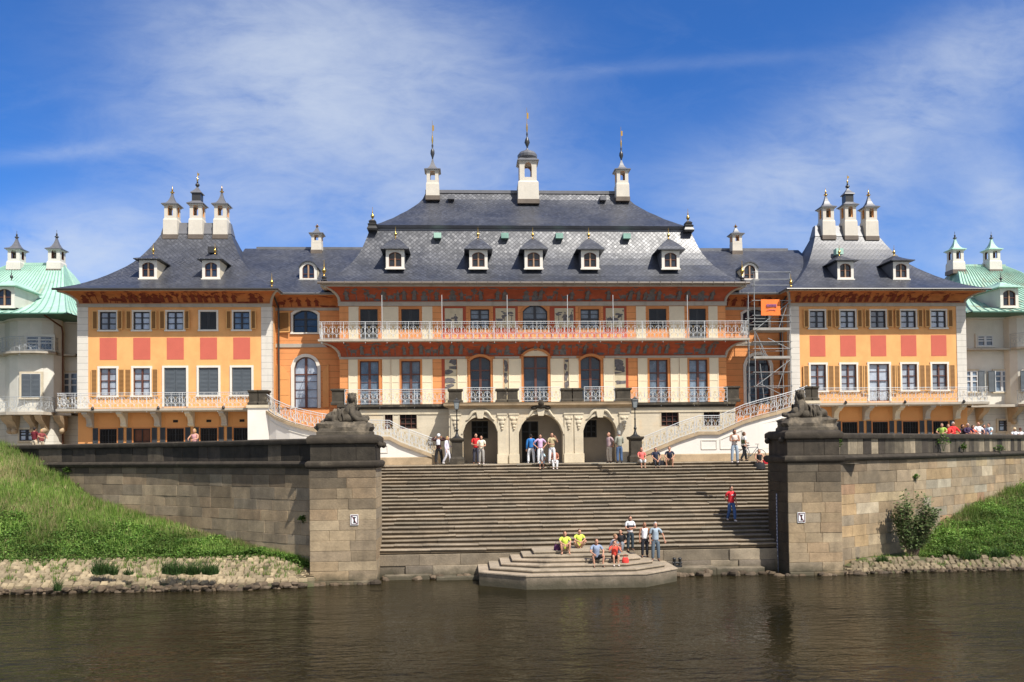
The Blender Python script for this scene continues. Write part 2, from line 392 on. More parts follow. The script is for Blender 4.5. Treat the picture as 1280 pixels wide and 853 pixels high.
# ------------------------------------------------------------------ wrought iron railing
_MOT=None
def motif():
    """one 0.5 wide, 0.8 high panel of scrollwork: list of (polyline, material, radius)"""
    global _MOT
    if _MOT: return _MOT
    def circ(cx,cy,rx,ry,a0,a1,n): return [(cx+rx*cos(radians(a0+(a1-a0)*i/n)),cy+ry*sin(radians(a0+(a1-a0)*i/n))) for i in range(n+1)]
    L=[]
    for sx in (1,-1):
        f=lambda P:[(.25+sx*(x-.25),y) for x,y in P]
        L.append((f(circ(.39,.42,.10,.2,200,-70,9)),0,.015)); L.append((f(circ(.36,.16,.1,.1,250,20,7)),0,.014))
        L.append((f([(.25,.07),(.33,.24),(.45,.34),(.5,.5)]),0,.013)); L.append((f(circ(.42,.6,.08,.09,-80,190,7)),0,.013))
        L.append((f([(.25,.52),(.31,.44),(.37,.42),(.34,.33)]),1,.012))
    L.append((circ(.25,.4,.075,.1,0,360,8),0,.014)); L.append((circ(.25,.62,.05,.055,0,360,6),1,.016))
    L.append(([(.25,.0),(.25,.27)],0,.013)); L.append(([(.08,.1),(.16,.2),(.1,.26)],1,.011)); L.append(([(.42,.1),(.34,.2),(.4,.26)],1,.011))
    _MOT=L; return L
def railing(name,parent,path,H=1.05,step=.5,post=1.5,mats=None,brace=False,thick=1.0):
    """path: 3-D polyline of the foot of the railing"""
    P=[Vector(p) for p in path]; cum=[0]
    for a,b in zip(P,P[1:]): cum.append(cum[-1]+(b-a).length)
    L=cum[-1]
    def pt(u,v):
        u=min(max(u,0),L)
        for i in range(len(P)-1):
            if u<=cum[i+1]+1e-9: break
        t=(u-cum[i])/max(cum[i+1]-cum[i],1e-9); q=P[i].lerp(P[i+1],t); return Vector((q.x,q.y,q.z+v))
    mb=MB()
    N=max(1,round(L/step)); st=L/N; q0=thick*.62; k=st/.5; hs=(H-.2)/.8
    us=sorted({*[round(L*i/(N*1),4) for i in range(N+1)],*[round(c,4) for c in cum]})
    mb.tube([pt(u,H) for u in us],.03*q0,6); mb.tube([pt(u,H-.13) for u in us],.014*q0,4); mb.tube([pt(u,.06) for u in us],.02*q0,4)
    for i in range(N):
        u0=i*st
        for pl,mi,r in motif(): mb.tube([pt(u0+x*k,.06+y*hs) for x,y in pl],r*q0,4,mi)
        for q in range(4):
            uu=u0+st*(q+.5)/4; mb.tube([pt(uu,H-.13),pt(uu,H)],.008*q0,4)
        mb.tube([pt(u0,.0),pt(u0,H)],.014*q0,4)
    M=max(1,round(L/post))
    for i in range(M+1):
        u=L*i/M; mb.tube([pt(u,-.25),pt(u,H+.01)],.026*q0,6)
        if brace:
            q=pt(u,-.25); mb.tube([q,q+Vector((0,-.12,-.05)),q+Vector((0,-.14,.25)),pt(u,.35)],.015,4)
    return mb.build(name,mats or [m_iron,m_dullgold],parent)

# ------------------------------------------------------------------ painted friezes
def ell(cx,cy,rx,ry,n=9,rot=0,jit=.18,rnd=random):
    out=[]
    for k in range(n):
        a=2*pi*k/n; q=1+rnd.uniform(-jit,jit); x=rx*q*cos(a); y=ry*q*sin(a)
        out.append((cx+x*cos(rot)-y*sin(rot),cy+x*sin(rot)+y*cos(rot)))
    return out
def figure_shapes(kind,rnd):
    """silhouettes in a unit-high cell: lists of polygons"""
    if kind=='figure':
        l=rnd.uniform(-.08,.08)
        P=[ell(l,.78,.06,.08,8,0,.1,rnd),[(l-.1,.68),(l+.1,.68),(.16,.05),(-.16,.05)],[(l-.09,.66),(l-.26,.42),(l-.2,.38),(l-.02,.55)],[(l+.09,.66),(l+.26,.5),(l+.2,.42),(l+.02,.55)]]
        if rnd.random()<.5: P.append([(l+.22,.4),(l+.25,.4),(l+.22,.95),(l+.19,.95)]); P.append([(l-.02,.9),(l+.43,.9),(l+.3,1.0),(l+.1,1.0)])
        return P
    if kind=='tree':
        P=[[(-.03,0),(.03,0),(.05,.7),(.0,.7)]]
        for _ in range(6): P.append(ell(rnd.uniform(-.25,.25),rnd.uniform(.5,.95),rnd.uniform(.1,.18),rnd.uniform(.05,.1),8,0,.3,rnd))
        return P
    if kind=='beast':
        return [ell(0,.28,.3,.13,10,0,.15,rnd),ell(.3,.45,.1,.09,8,0,.15,rnd),[(-.22,.0),(-.16,.0),(-.14,.25),(-.22,.25)],[(.14,.0),(.2,.0),(.22,.25),(.14,.25)],[(-.28,.3),(-.45,.5),(-.4,.52),(-.24,.36)]]
    if kind=='pagoda':
        return [[(-.3,.0),(.3,.0),(.25,.3),(-.25,.3)],[(-.42,.3),(.42,.3),(.2,.42),(-.2,.42)],[(-.18,.42),(.18,.42),(.16,.6),(-.16,.6)],[(-.3,.6),(.3,.6),(.0,.85)]]
    return [ell(rnd.uniform(-.3,.3),rnd.uniform(.75,.95),rnd.uniform(.2,.4),rnd.uniform(.03,.06),9,0,.3,rnd) for _ in range(2)]+[ell(0,.06,rnd.uniform(.25,.45),.07,9,0,.3,rnd)]
def paint_frieze(name,parent,x0,x1,fmap,h,m,seed,gap=(.55,1.0)):
    rnd=random.Random(seed); mb=MB(); x=x0+.4
    while x<x1-.4:
        kind=rnd.choice(['figure','figure','figure','tree','beast','pagoda','cloud'])
        sc=h*rnd.uniform(.75,1.0); fl=rnd.choice((1,-1))
        for k,poly in enumerate(figure_shapes(kind,rnd)):
            pts=[fmap(x+fl*px*sc,min(max(.06+py*sc/h*.9,.02),.97),.006+.0022*k) for px,py in poly]
            c=[sum(q[i] for q in pts)/len(pts) for i in range(3)]
            mb.add([c]+pts,[(0,i+1,(i+1)%len(pts)+1) for i in range(len(pts))])
        x+=sc*rnd.uniform(*gap)
    return mb.build(name,m,parent)

def cove_levels(x0,x1,y0,y1,z0,z1,out,side,n=9):
    L=[]
    for i in range(n+1):
        t=pi/2*i/n; f=1-cos(t); L.append((x0-side*f,x1+side*f,y0-out*f,y1,z0+(z1-z0)*sin(t)))
    return L
def cove_map(y0,z0,z1,out):
    def f(x,t,off):
        a=pi/2*t; return (x,y0-out*(1-cos(a))-off*cos(a),z0+(z1-z0)*sin(a)-off*sin(a))
    return f

# ------------------------------------------------------------------ roof furniture
def finial(parent,x,y,z,h=1.0,m=None,name='finial',base=True):
    mb=MB(); k=h
    prof=[(.05*k,0),(.09*k,.04*k),(.05*k,.1*k),(.03*k,.16*k),(.07*k,.22*k),(.13*k,.32*k),(.12*k,.42*k),(.05*k,.5*k),(.025*k,.56*k),(.05*k,.62*k),(.02*k,.7*k),(.012*k,1.0*k)]
    mb.lathe(prof,(x,y,z),10)
    return mb.build(name,m or m_gold,parent,smooth=50)

def hat(mb,x,y,z,w,h,mi=0,eave=.1):
    """concave square spire roof"""
    prof=[(w+eave,-.06),(w+eave,0),(w*.8,h*.13),(w*.56,h*.3),(w*.36,h*.52),(w*.22,h*.75),(w*.12,h)]
    mb.lathe(prof,(x,y,z),4,mi,sq=True)

def turret(root,x,y,z0,z1,z2,z3,z4,w0=.5,w1=.42,cap='hat',spike=.9,m=None,capm=None,gold=True,inner=None,cupz=None):
    """chimney turret: z0 foot, z1 shoulder, z2 eave, z3 cap top, z4 tip"""
    m=m or m_turret
    mb=MB(); za=z1+(z2-z1)*.18; zt=z2-(z2-z1)*.12; ow=w1*.42
    mb.rects([(x-w0,x+w0,y-w0,y+w0,z0),(x-w0*.97,x+w0*.97,y-w0*.97,y+w0*.97,z1-.12),(x-w1*1.04,x+w1*1.04,y-w1*1.04,y+w1*1.04,z1)],cap1=True)
    # lantern storey with a real arched opening on each side
    for sx in (0,1,2,3):
        tmp=MB(); wall(tmp,-w1,w1,z1+.002,z2-.01,-w1,[(-ow,ow,za,zt,ow)],depth=.12,mr=1)
        for i,v in enumerate(tmp.v):
            X,Y,Z=v
            for _ in range(sx): X,Y=-Y,X
            tmp.v[i]=(x+X,y+Y,Z)
        for f,mi in zip(tmp.f,tmp.m): pass
        b=len(mb.v); mb.v+=tmp.v
        for f,mi in zip(tmp.f,tmp.m): mb.f.append([b+i for i in f]); mb.m.append(mi); mb.c.append((1,1,1)); mb.uv.append(None)
    e=w1+.07; mb.box(x-e,x+e,y-e,y+e,z2-.14,z2-.02)
    t=mb.build('turret',[m,inner or m_apricot],root)
    c=MB()
    if cap=='hat': hat(c,x,y,z2,w1,z3-z2,eave=.16); top=z3
    elif cap=='onion':
        h=z3-z2; c.lathe([(w1+.16,-.05),(w1+.16,0),(w1*.9,h*.18)],(x,y,z2),4,sq=True)
        c.lathe([(w1*.85,h*.18),(w1*1.15,h*.34),(w1*1.18,h*.5),(w1*.95,h*.68),(w1*.5,h*.8),(w1*.2,h*.9),(w1*.12,h)],(x,y,z2),16); top=z3
    else:  # a second, dark drum with its own little hat
        h=z3-z2; c.lathe([(w1+.17,-.05),(w1+.17,0),(w1*.95,h*.1),(w1*.72,h*.18)],(x,y,z2),4,sq=True)
        c.lathe([(w1*.72,h*.18),(w1*.72,h*.62)],(x,y,z2),4,1,sq=True)
        c.lathe([(w1*.95,h*.62),(w1*.85,h*.68),(w1*.5,h*.8),(w1*.25,h*.92),(w1*.12,h)],(x,y,z2),4,sq=True); top=z3
    c.build('cap',[capm or m_lead,m_darkcap],t)
    f=MB(); hh=z4-top
    f.lathe([(.03,0),(.05,hh*.05),(.15*(1 if cap!='onion' else 1.3),hh*.16),(.13,hh*.24),(.04,hh*.3),(.07,hh*.36),(.03,hh*.42)],(x,y,top-.05),10,0)
    f.lathe([(.035,hh*.4),(.07,hh*.5),(.05,hh*.58),(.02,hh*.64),(.012,hh)],(x,y,top-.05),8,1)
    if cap=='onion' or gold==2: f.box(x-.015,x+.12,y-.01,y+.01,top+hh*.72,top+hh*.86,1)
    f.build('spire_tip',[m_darkcap if gold!=1 else m_gold,m_gold if gold else m_darkcap],t,smooth=50)
    b=MB(); b.box(x-w0-.03,x+w0+.03,y-w0-.03,y+w0+.03,z0-.3,z0+.0); b.build('flashing',m_gutter,t)
    return t

def dormer(root,x,y,z0,w,h,style='bell',side=None,depth=2.2,roofm=None,wallm=None,gold=True,dw=.0):
    """roof dormer; x,y,z0: centre of its sill; w,h: size of the front"""
    wallm=wallm or m_white
    mb=MB(); hw=w/2; ow=hw*.68
    rise=ow*.45 if style!='arch' else ow*.7
    top=z0+h-.13
    if style=='arch':
        top=z0+h+hw*.42; rise=ow*.75; ring(mb,outline(x-ow,x+ow,z0+.1,top,rise),outline(x-hw,x+hw,z0,top+.14,hw*.72),y,y+.13,closed=True)
    else: wall(mb,x-hw,x+hw,z0,z0+h,y,[(x-ow,x+ow,z0+.1,top,rise)],depth=.12)
    # cheeks run back into the roof
    for s_ in (-1,1):
        mb.add([(x+s_*hw,y,z0),(x+s_*hw,y+depth,z0),(x+s_*hw,y+depth,z0+h),(x+s_*hw,y,z0+h)],[(0,1,2,3)],1)
    mb.box(x-hw-.05,x+hw+.05,y-.07,y+.05,z0-.08,z0)
    d=mb.build('dormer',[wallm,side or m_lead],root)
    g=MB(); ol=outline(x-ow,x+ow,z0+.1,top,rise); g.add([(a,y+.11,b) for a,b in ol],[tuple(range(len(ol)))],0); 
    ring(g,outline(x-ow+.05,x+ow-.05,z0+.15,top-.05,rise*.8),ol,y+.05,y+.106,1,closed=True)
    g.box(x-.045,x+.045,y+.03,y+.107,z0+.1,top-.04,2); g.box(x-ow,x+ow,y+.06,y+.104,z0+h*.5-.02,z0+h*.5+.02,1)
    g.build('dormer_window',[m_pane,m_sashbr,m_sashl],d)
    r=MB(); zt=z0+h
    if style=='bell':
        e=hw+.2+dw
        r.rects([(x-e,x+e,y-.28,y+depth,zt+.0),(x-e,x+e,y-.28,y+depth,zt+.06),(x-e*.78,x+e*.78,y-.12,y+depth,zt+.26),(x-e*.56,x+e*.56,y+.10,y+depth,zt+.50),(x-e*.3,x+e*.3,y+.3,y+depth,zt+.72),(x-.05,x+.05,y+.5,y+depth,zt+.9)],cap0=True,cap1=True,uv=True)
        fy,fz=y+.5,zt+.86
    elif style=='skirt':
        e=hw+.26
        r.rects([(x-e,x+e,y-.3,y+depth,zt+.02),(x-e,x+e,y-.3,y+depth,zt+.07),(x-e*.72,x+e*.72,y+.02,y+depth,zt+.18),(x-e*.4,x+e*.4,y+.4,y+depth,zt+.36),(x-.06,x+.06,y+.85,y+depth,zt+.6)],cap0=True,cap1=True,uv=True)
        fy,fz=y+.86,zt+.57
    else:
        rings=[]; A=arch_pts(x-hw-.06,x+hw+.06,top+.22,hw*.8,10); B=arch_pts(x-hw+.0,x+hw-.0,top+.145,hw*.72,10)
        for yy in (y-.1,y+depth): rings.append([(a,yy,b) for a,b in A])
        r.loft(rings,closed=False,uv=True); ring(r,B,A,y-.1,y+.02)
        fy=None
    r.build('dormer_roof',[roofm or m_slate,wallm],d)
    if fy is not None: finial(d,x,fy,fz,.75,m_gold if gold else m_darkcap)
    return d
# ------------------------------------------------------------------ porch, terrace, ramps
def pedestal(mb,x0,x1,y0,y1,z0,z1,mi=0):
    e=.07
    mb.rects([(x0-e,x1+e,y0-e,y1+e,z0),(x0-e,x1+e,y0-e,y1+e,z0+.14),(x0,x1,y0,y1,z0+.2),(x0,x1,y0,y1,z1-.16),(x0-e,x1+e,y0-e,y1+e,z1-.1),(x0-e,x1+e,y0-e,y1+e,z1)],mi,cap0=True,cap1=True)
def porch():
    T=thing('entrance_porch',(0,-3.2,ZL),'cream sandstone porch with three arches, carrying the terrace in front of the middle block','porch')
    Y=-3.2; hw=5.5; z1=ZT-.38
    ops=[(-4.66,-2.6,ZL,7.93,.92),(-1.33,1.33,ZL,8.06,1.12),(2.55,4.61,ZL,7.93,.92)]
    mb=MB(); wall(mb,-hw,hw,ZL,z1,Y,ops,.7)
    for x in (-hw,hw): mb.add([(x,Y,ZL),(x,-2.1,ZL),(x,-2.1,z1),(x,Y,z1)],[(0,1,2,3)])
    mb.build('wall',m_sandband,T)
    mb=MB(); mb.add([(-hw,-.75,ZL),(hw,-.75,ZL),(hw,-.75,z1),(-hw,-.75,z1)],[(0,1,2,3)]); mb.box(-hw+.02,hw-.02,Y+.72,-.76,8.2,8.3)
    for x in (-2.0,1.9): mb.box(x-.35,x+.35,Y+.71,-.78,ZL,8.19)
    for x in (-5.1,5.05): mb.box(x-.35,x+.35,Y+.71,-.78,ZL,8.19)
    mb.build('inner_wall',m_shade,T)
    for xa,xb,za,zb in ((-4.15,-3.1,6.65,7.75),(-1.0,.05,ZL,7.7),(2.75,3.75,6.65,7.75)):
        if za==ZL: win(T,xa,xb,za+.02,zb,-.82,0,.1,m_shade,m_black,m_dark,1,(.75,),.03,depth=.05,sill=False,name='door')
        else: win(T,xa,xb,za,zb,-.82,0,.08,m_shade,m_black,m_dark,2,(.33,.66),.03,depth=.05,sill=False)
    mb=MB(); mb.rects([(-hw-.02,hw+.02,Y-.03,-2.0,z1),(-hw-.06,hw+.06,Y-.08,-2.0,z1+.1),(-hw-.3,hw+.3,Y-.34,-2.0,z1+.2),(-hw-.32,hw+.32,Y-.36,-2.0,z1+.3),(-hw-.36,hw+.36,Y-.4,-2.0,z1+.38)],cap0=True,cap1=True)
    mb.build('cornice',m_plinth,T)
    # pilasters with hanging ornaments, arch mouldings and keystones
    for x in (-5.1,-2.33,-1.62,1.68,2.28,5.05):
        w=.27 if abs(x)<4 else .3
        mb=MB(); mb.box(x-w,x+w,Y-.07,Y+.01,ZL+.55,8.0); mb.box(x-w-.04,x+w+.04,Y-.1,Y+.01,8.002,8.1); mb.box(x-w-.04,x+w+.04,Y-.13,Y+.01,ZL,ZL+.56)
        p=mb.build('pilaster',m_sand,T,bevel=.012)
        mb=MB()
        for dz,r in ((.0,.13),(-.2,.17),(-.42,.11),(-.58,.07)): mb.sph((x,Y-.09,7.75+dz),(r,.08,r*.95),9,6)
        for s in (-1,1): mb.sph((x+s*.15,Y-.08,7.8),(.1,.06,.1),8,5)
        mb.build('carved_pendant',m_sand,p,smooth=50)
    for (xa,xb,za,zb,r),big in zip(ops,(0,1,0)):
        mb=MB(); a=outline(xa-.16,xb+.16,zb-r-.1,zb+.15,r+.08,16); b=outline(xa,xb,zb-r-.1,zb,r,16); ring(mb,b,a,Y-.06,Y+.01)
        o=mb.build('arch_moulding',m_sand,T)
        mb=MB(); xc=(xa+xb)/2
        mb.prism([(xc-.16,zb-.12),(xc+.16,zb-.12),(xc+.27,zb+.42),(xc-.27,zb+.42)],Y-.16,Y)
        for s in (-1,1):
            mb.tube([(xc+s*(.25+.12*k),Y-.1,zb+.3+.09*sin(k*1.1)-.09*k) for k in range(6)],[.09,.1,.09,.08,.06,.03],7)
        mb.build('keystone',m_sand,o,smooth=45)
        if big:
            mb=MB(); mb.sph((xc,Y-.2,zb+.5),(.42,.16,.2),12,7); mb.sph((xc,Y-.28,zb+.64),(.22,.16,.2),10,7)
            for s in (-1,1): mb.sph((xc+s*.4,Y-.15,zb+.36),(.2,.12,.13),8,6)
            mb.build('carved_cartouche',m_darkstone,o,smooth=50)
    mb=MB(); mb.box(-hw-.3,hw+.3,Y-.36,-.002,ZT-.02,ZT+.001); mb.build('terrace_floor',m_paving,T)
    segs=[(-5.5,-4.72),(-2.62,-1.36),(1.3,2.56),(4.62,5.48)]
    for x0,x1 in segs:
        mb=MB()
        if x1-x0>1: pedestal(mb,x0,(x0+x1)/2-.03,Y+.05,Y+.6,ZT+.002,ZT+.84); pedestal(mb,(x0+x1)/2+.03,x1,Y+.05,Y+.6,ZT+.002,ZT+.84)
        else: pedestal(mb,x0,x1,Y+.05,Y+.6,ZT+.002,ZT+.84)
        mb.build('stone_pedestal',m_pedst,T,bevel=.012)
    for x0,x1 in ((-4.62,-2.72),(-1.26,1.2),(2.66,4.52)): railing('railing',T,[(x0,Y+.1,ZT+.05),(x1,Y+.1,ZT+.05)],.86,post=1.0)
    return T

def terrace(sg):
    lab='cream terrace wall with dark cornice and white railing left of the porch' if sg<0 else 'cream terrace wall with dark cornice and white railing right of the porch'
    T=thing('terrace_wall',(sg*9,-2.1,ZL),lab,'terrace wall','terrace walls beside the porch')
    Y=-2.1; xa,xb=sorted((sg*5.5,sg*12.25))
    ops=[]
    for p0,p1 in ((481,491),(499.5,521)) if sg<0 else ((826.5,848.5),(879.5,900)):
        a,b=ax(p0,Y,525),ax(p1,Y,525); ops.append((max(a,xa+.05),b,az(535,Y,640),az(516,Y,640)))
    mb=MB(); wall(mb,xa,xb,ZL,ZT-.3,Y,ops,.3); x=xb if sg>0 else xa
    mb.add([(x,Y,ZL),(x,0,ZL),(x,0,ZT-.3),(x,Y,ZT-.3)],[(0,1,2,3)]); mb.build('wall',m_sandband,T)
    mb=MB(); mb.box(xa,xb,Y-.1,0,ZT-.3,ZT-.16); mb.box(xa,xb,Y-.24,0,ZT-.16,ZT-.004); mb.build('cornice',m_pedst,T)
    mb=MB(); mb.box(xa+(.35 if sg>0 else 0),xb-(.35 if sg<0 else 0),Y-.1,-.002,ZT-.003,ZT+.001); mb.build('terrace_floor',m_paving,T)
    mb=MB(); mb.box(xa,xb,Y-.05,Y,ZT-.62,ZT-.5); mb.build('string_course',m_sand,T)
    for xa_,xb_,za,zb in ops: win(T,xa_,xb_,za,zb,Y,0,.07,m_sand,m_sashbr,m_dark,2,(.33,.66),.02,depth=.2,sill=False,bar=.025)
    mb=MB(); x0=ax(423,Y+.3,490) if sg<0 else ax(915,Y+.3,490); pedestal(mb,x0-.36,x0+.36,Y+.05,Y+.6,ZT+.002,ZT+.98); mb.build('stone_pedestal',m_pedst,T,bevel=.012)
    a,b=(x0+.45,-5.5) if sg<0 else (5.5,x0-.45)
    railing('railing',T,[(a,Y-.12,ZT),(b,Y-.12,ZT)],.9,post=1.95)
    return T

def ramp(sg):
    lab='white curved stair wall with railing, its foot behind the man in a white cap' if sg<0 else 'white curved stair wall with railing, rising right behind the bicycle'
    T=thing('curved_staircase',(sg*11,-3.6,ZL),lab,'staircase','curved stairs up to the terrace')
    Yr=-3.75
    # foot path of the outer face: (x, y, top z) from the bottom end up to the upper pedestal
    if sg<0:
        k=[(547,571,Yr),(500,553.5,Yr),(487,546.5,Yr),(462,546,Yr),(445,544,Yr+.05),(420,540.5,Yr+.05),(400,537.5,Yr+.1),(380,533,Yr+.35),(362,528,Yr+.7),(345,520.5,Yr+1.3),(333,512,Yr+2.0),(328,508.5,Yr+2.6)]
    else:
        k=[(799,569,Yr),(850,548,Yr),(874,540,Yr),(898,540,Yr),(930,526,Yr+.05),(950,520,Yr+.1),(972,514.5,Yr+.35),(990,509,Yr+.8),(1003,504,Yr+1.5),(1008,501.5,Yr+2.3)]
    P=[at(p,y,Y) for p,y,Y in k]
    # smooth
    def face(off,mb,mi,zfun0,zfun1):
        pass
    fr=[Vector((p.x,p.y,p.z)) for p in P]
    def nrm(i):
        a=fr[max(i-1,0)]; b=fr[min(i+1,len(fr)-1)]; d=Vector((b.x-a.x,b.y-a.y,0)).normalized(); n=Vector((d.y,-d.x,0)); return n if n.y<0 else -n
    N=[nrm(i) for i in range(len(fr))]
    z0=ZL+.42
    mb=MB()
    for i in range(len(fr)-1):
        a,b=fr[i],fr[i+1]; ba,bb=a-N[i]*.5,b-N[i+1]*.5
        mb.add([(a.x,a.y,ZL),(b.x,b.y,ZL),(b.x,b.y,b.z-.02),(a.x,a.y,a.z-.02),(ba.x,ba.y,ZL),(bb.x,bb.y,ZL),(bb.x,bb.y,b.z-.02),(ba.x,ba.y,a.z-.02)],[(0,1,2,3),(3,2,6,7),(7,6,5,4)])
    mb.add([tuple(fr[0].xy)+(ZL,),tuple((fr[0]-N[0]*.5).xy)+(ZL,),tuple((fr[0]-N[0]*.5).xy)+(fr[0].z,),tuple(fr[0].xy)+(fr[0].z,)],[(0,1,2,3)])
    mb.build('wall',m_ramp,T,smooth=40)
    # plinth and the recessed field mouldings
    mb=MB()
    for i in range(len(fr)-1):
        a,b=fr[i]+N[i]*.08,fr[i+1]+N[i+1]*.08; c,d=fr[i]+N[i]*.0,fr[i+1]+N[i+1]*.0
        mb.add([(a.x,a.y,ZL),(b.x,b.y,ZL),(b.x,b.y,z0),(a.x,a.y,z0),(c.x,c.y,z0+.04),(d.x,d.y,z0+.04)],[(0,1,2,3),(3,2,5,4)])
    mb.build('plinth',m_plinth,T,smooth=40)
    mb=MB(); L=[]
    for i in range(1,len(fr)):
        if fr[i].z-.5>z0+.5: p=fr[i]+N[i]*.012; L.append(Vector((p.x,p.y,fr[i].z-.5)))
    for chunk in (L[:2],L[2:4] if sg<0 else L[1:3],L[4:] if sg<0 else L[3:]):
        if len(chunk)<2: continue
        e=(chunk[-1]-chunk[0]).normalized()*.12; chunk=[chunk[0]+e]+chunk[1:-1]+[chunk[-1]-e]
        lo_=[Vector((q.x,q.y,z0+.32)) for q in chunk]; Q=chunk+lo_[::-1]
        for p,q in zip(Q,Q[1:]+Q[:1]): mb.bar(p,q,.05,.05)
    mb.build('panel_moulding',m_white,T)
    mb=MB()
    L=[]
    for i,p in enumerate(fr):
        q=p+N[i]*.14; r=p-N[i]*.42; L.append([(q.x,q.y,p.z-.17),(q.x,q.y,p.z),(r.x,r.y,p.z),(r.x,r.y,p.z-.17)])
    mb.loft(L,cap0=True,cap1=True); mb.build('coping',m_plinth,T,smooth=40)
    railing('railing',T,[tuple(p+N[i]*.05+Vector((0,0,.02))) for i,p in enumerate(fr)],.95,step=.46,post=1.7,thick=1.25)
    # upper pedestal block
    x0,x1=(ax(311,-1.9,510),ax(334,-1.9,510)) if sg<0 else (ax(1007,-1.9,510),ax(1023,-1.9,510))
    mb=MB(); mb.box(x0-.06 if sg<0 else x0-.3,x1+.1 if sg<0 else x1+.06,-1.95,-.4,ZL,ZT-.13); mb.build('pedestal_base',m_ramp,T)
    mb=MB(); mb.box(x0-.12,x1+.14,-2.03,-.3,ZT-.13,ZT+.04); mb.build('pedestal_ledge',m_sand,T)
    mb=MB()
    xm=(x0+x1)/2
    pedestal(mb,x0,xm-.02,-1.9,-1.2,ZT+.042,ZT+.95); pedestal(mb,xm+.02,x1,-1.9,-1.2,ZT+.042,ZT+.95)
    mb.build('stone_pedestal',m_pedst,T,bevel=.012)
    return T

# ------------------------------------------------------------------ masonry laid block by block
TAN=[(0.310,0.235,0.147),(0.293,0.224,0.142),(0.326,0.248,0.154),(0.277,0.213,0.139),(0.304,0.224,0.134),(0.261,0.209,0.142),(0.336,0.260,0.165),(0.310,0.221,0.132)]
WARM=TAN+TAN+[(0.380,0.266,0.142),(0.401,0.277,0.147),(0.336,0.209,0.122),(0.412,0.339,0.234),(0.326,0.282,0.206),(0.391,0.303,0.180)]
SOOT=[(.05,.041,.03),(.065,.052,.038),(.043,.035,.026),(.08,.064,.046)]
def soiled(c,u,z,amt,rnd):
    """weathering that runs over neighbouring blocks: base colour c darkened by a smooth stain field"""
    n=mnoise.noise(Vector((u*.33,z*.55,2.7)))+.5*mnoise.noise(Vector((u*.9,z*1.1,7.1)))
    k=min(max(amt*1.55+n*.6-.25+rnd.uniform(-.12,.14),0),1)*.88
    d=rnd.choice(SOOT); return tuple(a*(1-k)+b_*k for a,b_ in zip(c,d))
class Path:
    def __init__(s,pts):
        # resample a smooth curve through the points
        P=[Vector((x,y)) for x,y in pts]; out=[]
        Q=[P[0]*2-P[1]]+P+[P[-1]*2-P[-2]]
        for i in range(1,len(Q)-2):
            for k in range(12):
                t=k/12; a,b,c,d=Q[i-1],Q[i],Q[i+1],Q[i+2]
                out.append(.5*((2*b)+(c-a)*t+(2*a-5*b+4*c-d)*t*t+(3*b-a-3*c+d)*t**3))
        out.append(P[-1]); s.p=out; s.c=[0]
        for a,b in zip(out,out[1:]): s.c.append(s.c[-1]+(b-a).length)
        s.L=s.c[-1]
    def at(s,u,off=0):
        u=min(max(u,0),s.L-1e-6); i=0; lo,hi=0,len(s.c)-1
        while hi-lo>1:
            m=(lo+hi)//2
            if s.c[m]<=u: lo=m
            else: hi=m
        a,b=s.p[lo],s.p[lo+1]; t=(u-s.c[lo])/(s.c[lo+1]-s.c[lo]); q=a.lerp(b,t)
        d=(b-a).normalized(); n=Vector((d.y,-d.x)); n=n if n.y<0 else -n
        return q+n*off
def block(mb,path,u0,u1,z0,z1,out,col,thick=.5,mi=0):
    g=.003; ch=.013
    a0,a1=path.at(u0+g,out-ch),path.at(u1-g,out-ch); f0,f1=path.at(u0+g+ch,out),path.at(u1-g-ch,out); b0,b1=path.at(u0+g,-thick),path.at(u1-g,-thick)
    z0+=g; z1-=g
    V=[(a0.x,a0.y,z0),(a1.x,a1.y,z0),(a1.x,a1.y,z1),(a0.x,a0.y,z1),(f0.x,f0.y,z0+ch),(f1.x,f1.y,z0+ch),(f1.x,f1.y,z1-ch),(f0.x,f0.y,z1-ch),(b0.x,b0.y,z0),(b1.x,b1.y,z0),(b1.x,b1.y,z1),(b0.x,b0.y,z1)]
    mb.add(V,[(4,5,6,7),(0,1,5,4),(1,2,6,5),(2,3,7,6),(3,0,4,7),(0,3,11,8),(2,1,9,10),(3,2,10,11),(1,0,8,9)],mi,col)
def courses(mb,path,u0,u1,z0,z1,pal,rnd,ch=(.36,.5),ln=(.6,1.7),rough=.02,soot=None,out=0,zmap=None):
    z=z0
    while z<z1-.05:
        h=rnd.uniform(*ch)
        if z+h>z1-.2: h=z1-z
        u=u0-rnd.uniform(0,.6); 
        while u<u1:
            l=rnd.uniform(*ln); a,b=max(u,u0),min(u+l,u1)
            if u1-(u+l)<.3: b=u1; l=u1-u+.1
            if b-a>.05:
                c=rnd.choice(pal); k=rnd.uniform(.85,1.12)
                if soot: c=soiled(c,a,z,soot((a+b)/2,z+h/2),rnd)
                block(mb,path,a,b,z,z+h,out+rnd.uniform(0,rough),tuple(x*k for x in c))
            u+=l
        z+=h
def sweep(mb,path,prof,u0,u1,mi=0,n=None,cap=True,col=(1,1,1),tilt=0):
    n=n or max(2,int((u1-u0)/.7)); L=[]
    for i in range(n+1):
        u=u0+(u1-u0)*i/n; L.append([(path.at(u,o).x,path.at(u,o).y,z) for o,z in prof])
    mb.loft(L,mi,closed=True,cap0=cap,cap1=cap,col=col)
PY=-15.2
LP0,LP1=at(387,640,PY).x,at(470,640,PY).x
RP0,RP1=at(985,640,PY).x,at(1052,640,PY).x
LPATH=Path([(LP0+.05,-14.6),(LP0-1.9,-13.25),(-16.4,-11.0),(-20.5,-8.1),(-25.9,-5.2),(-31.0,-2.4),(-38,1.5),(-46,6)])
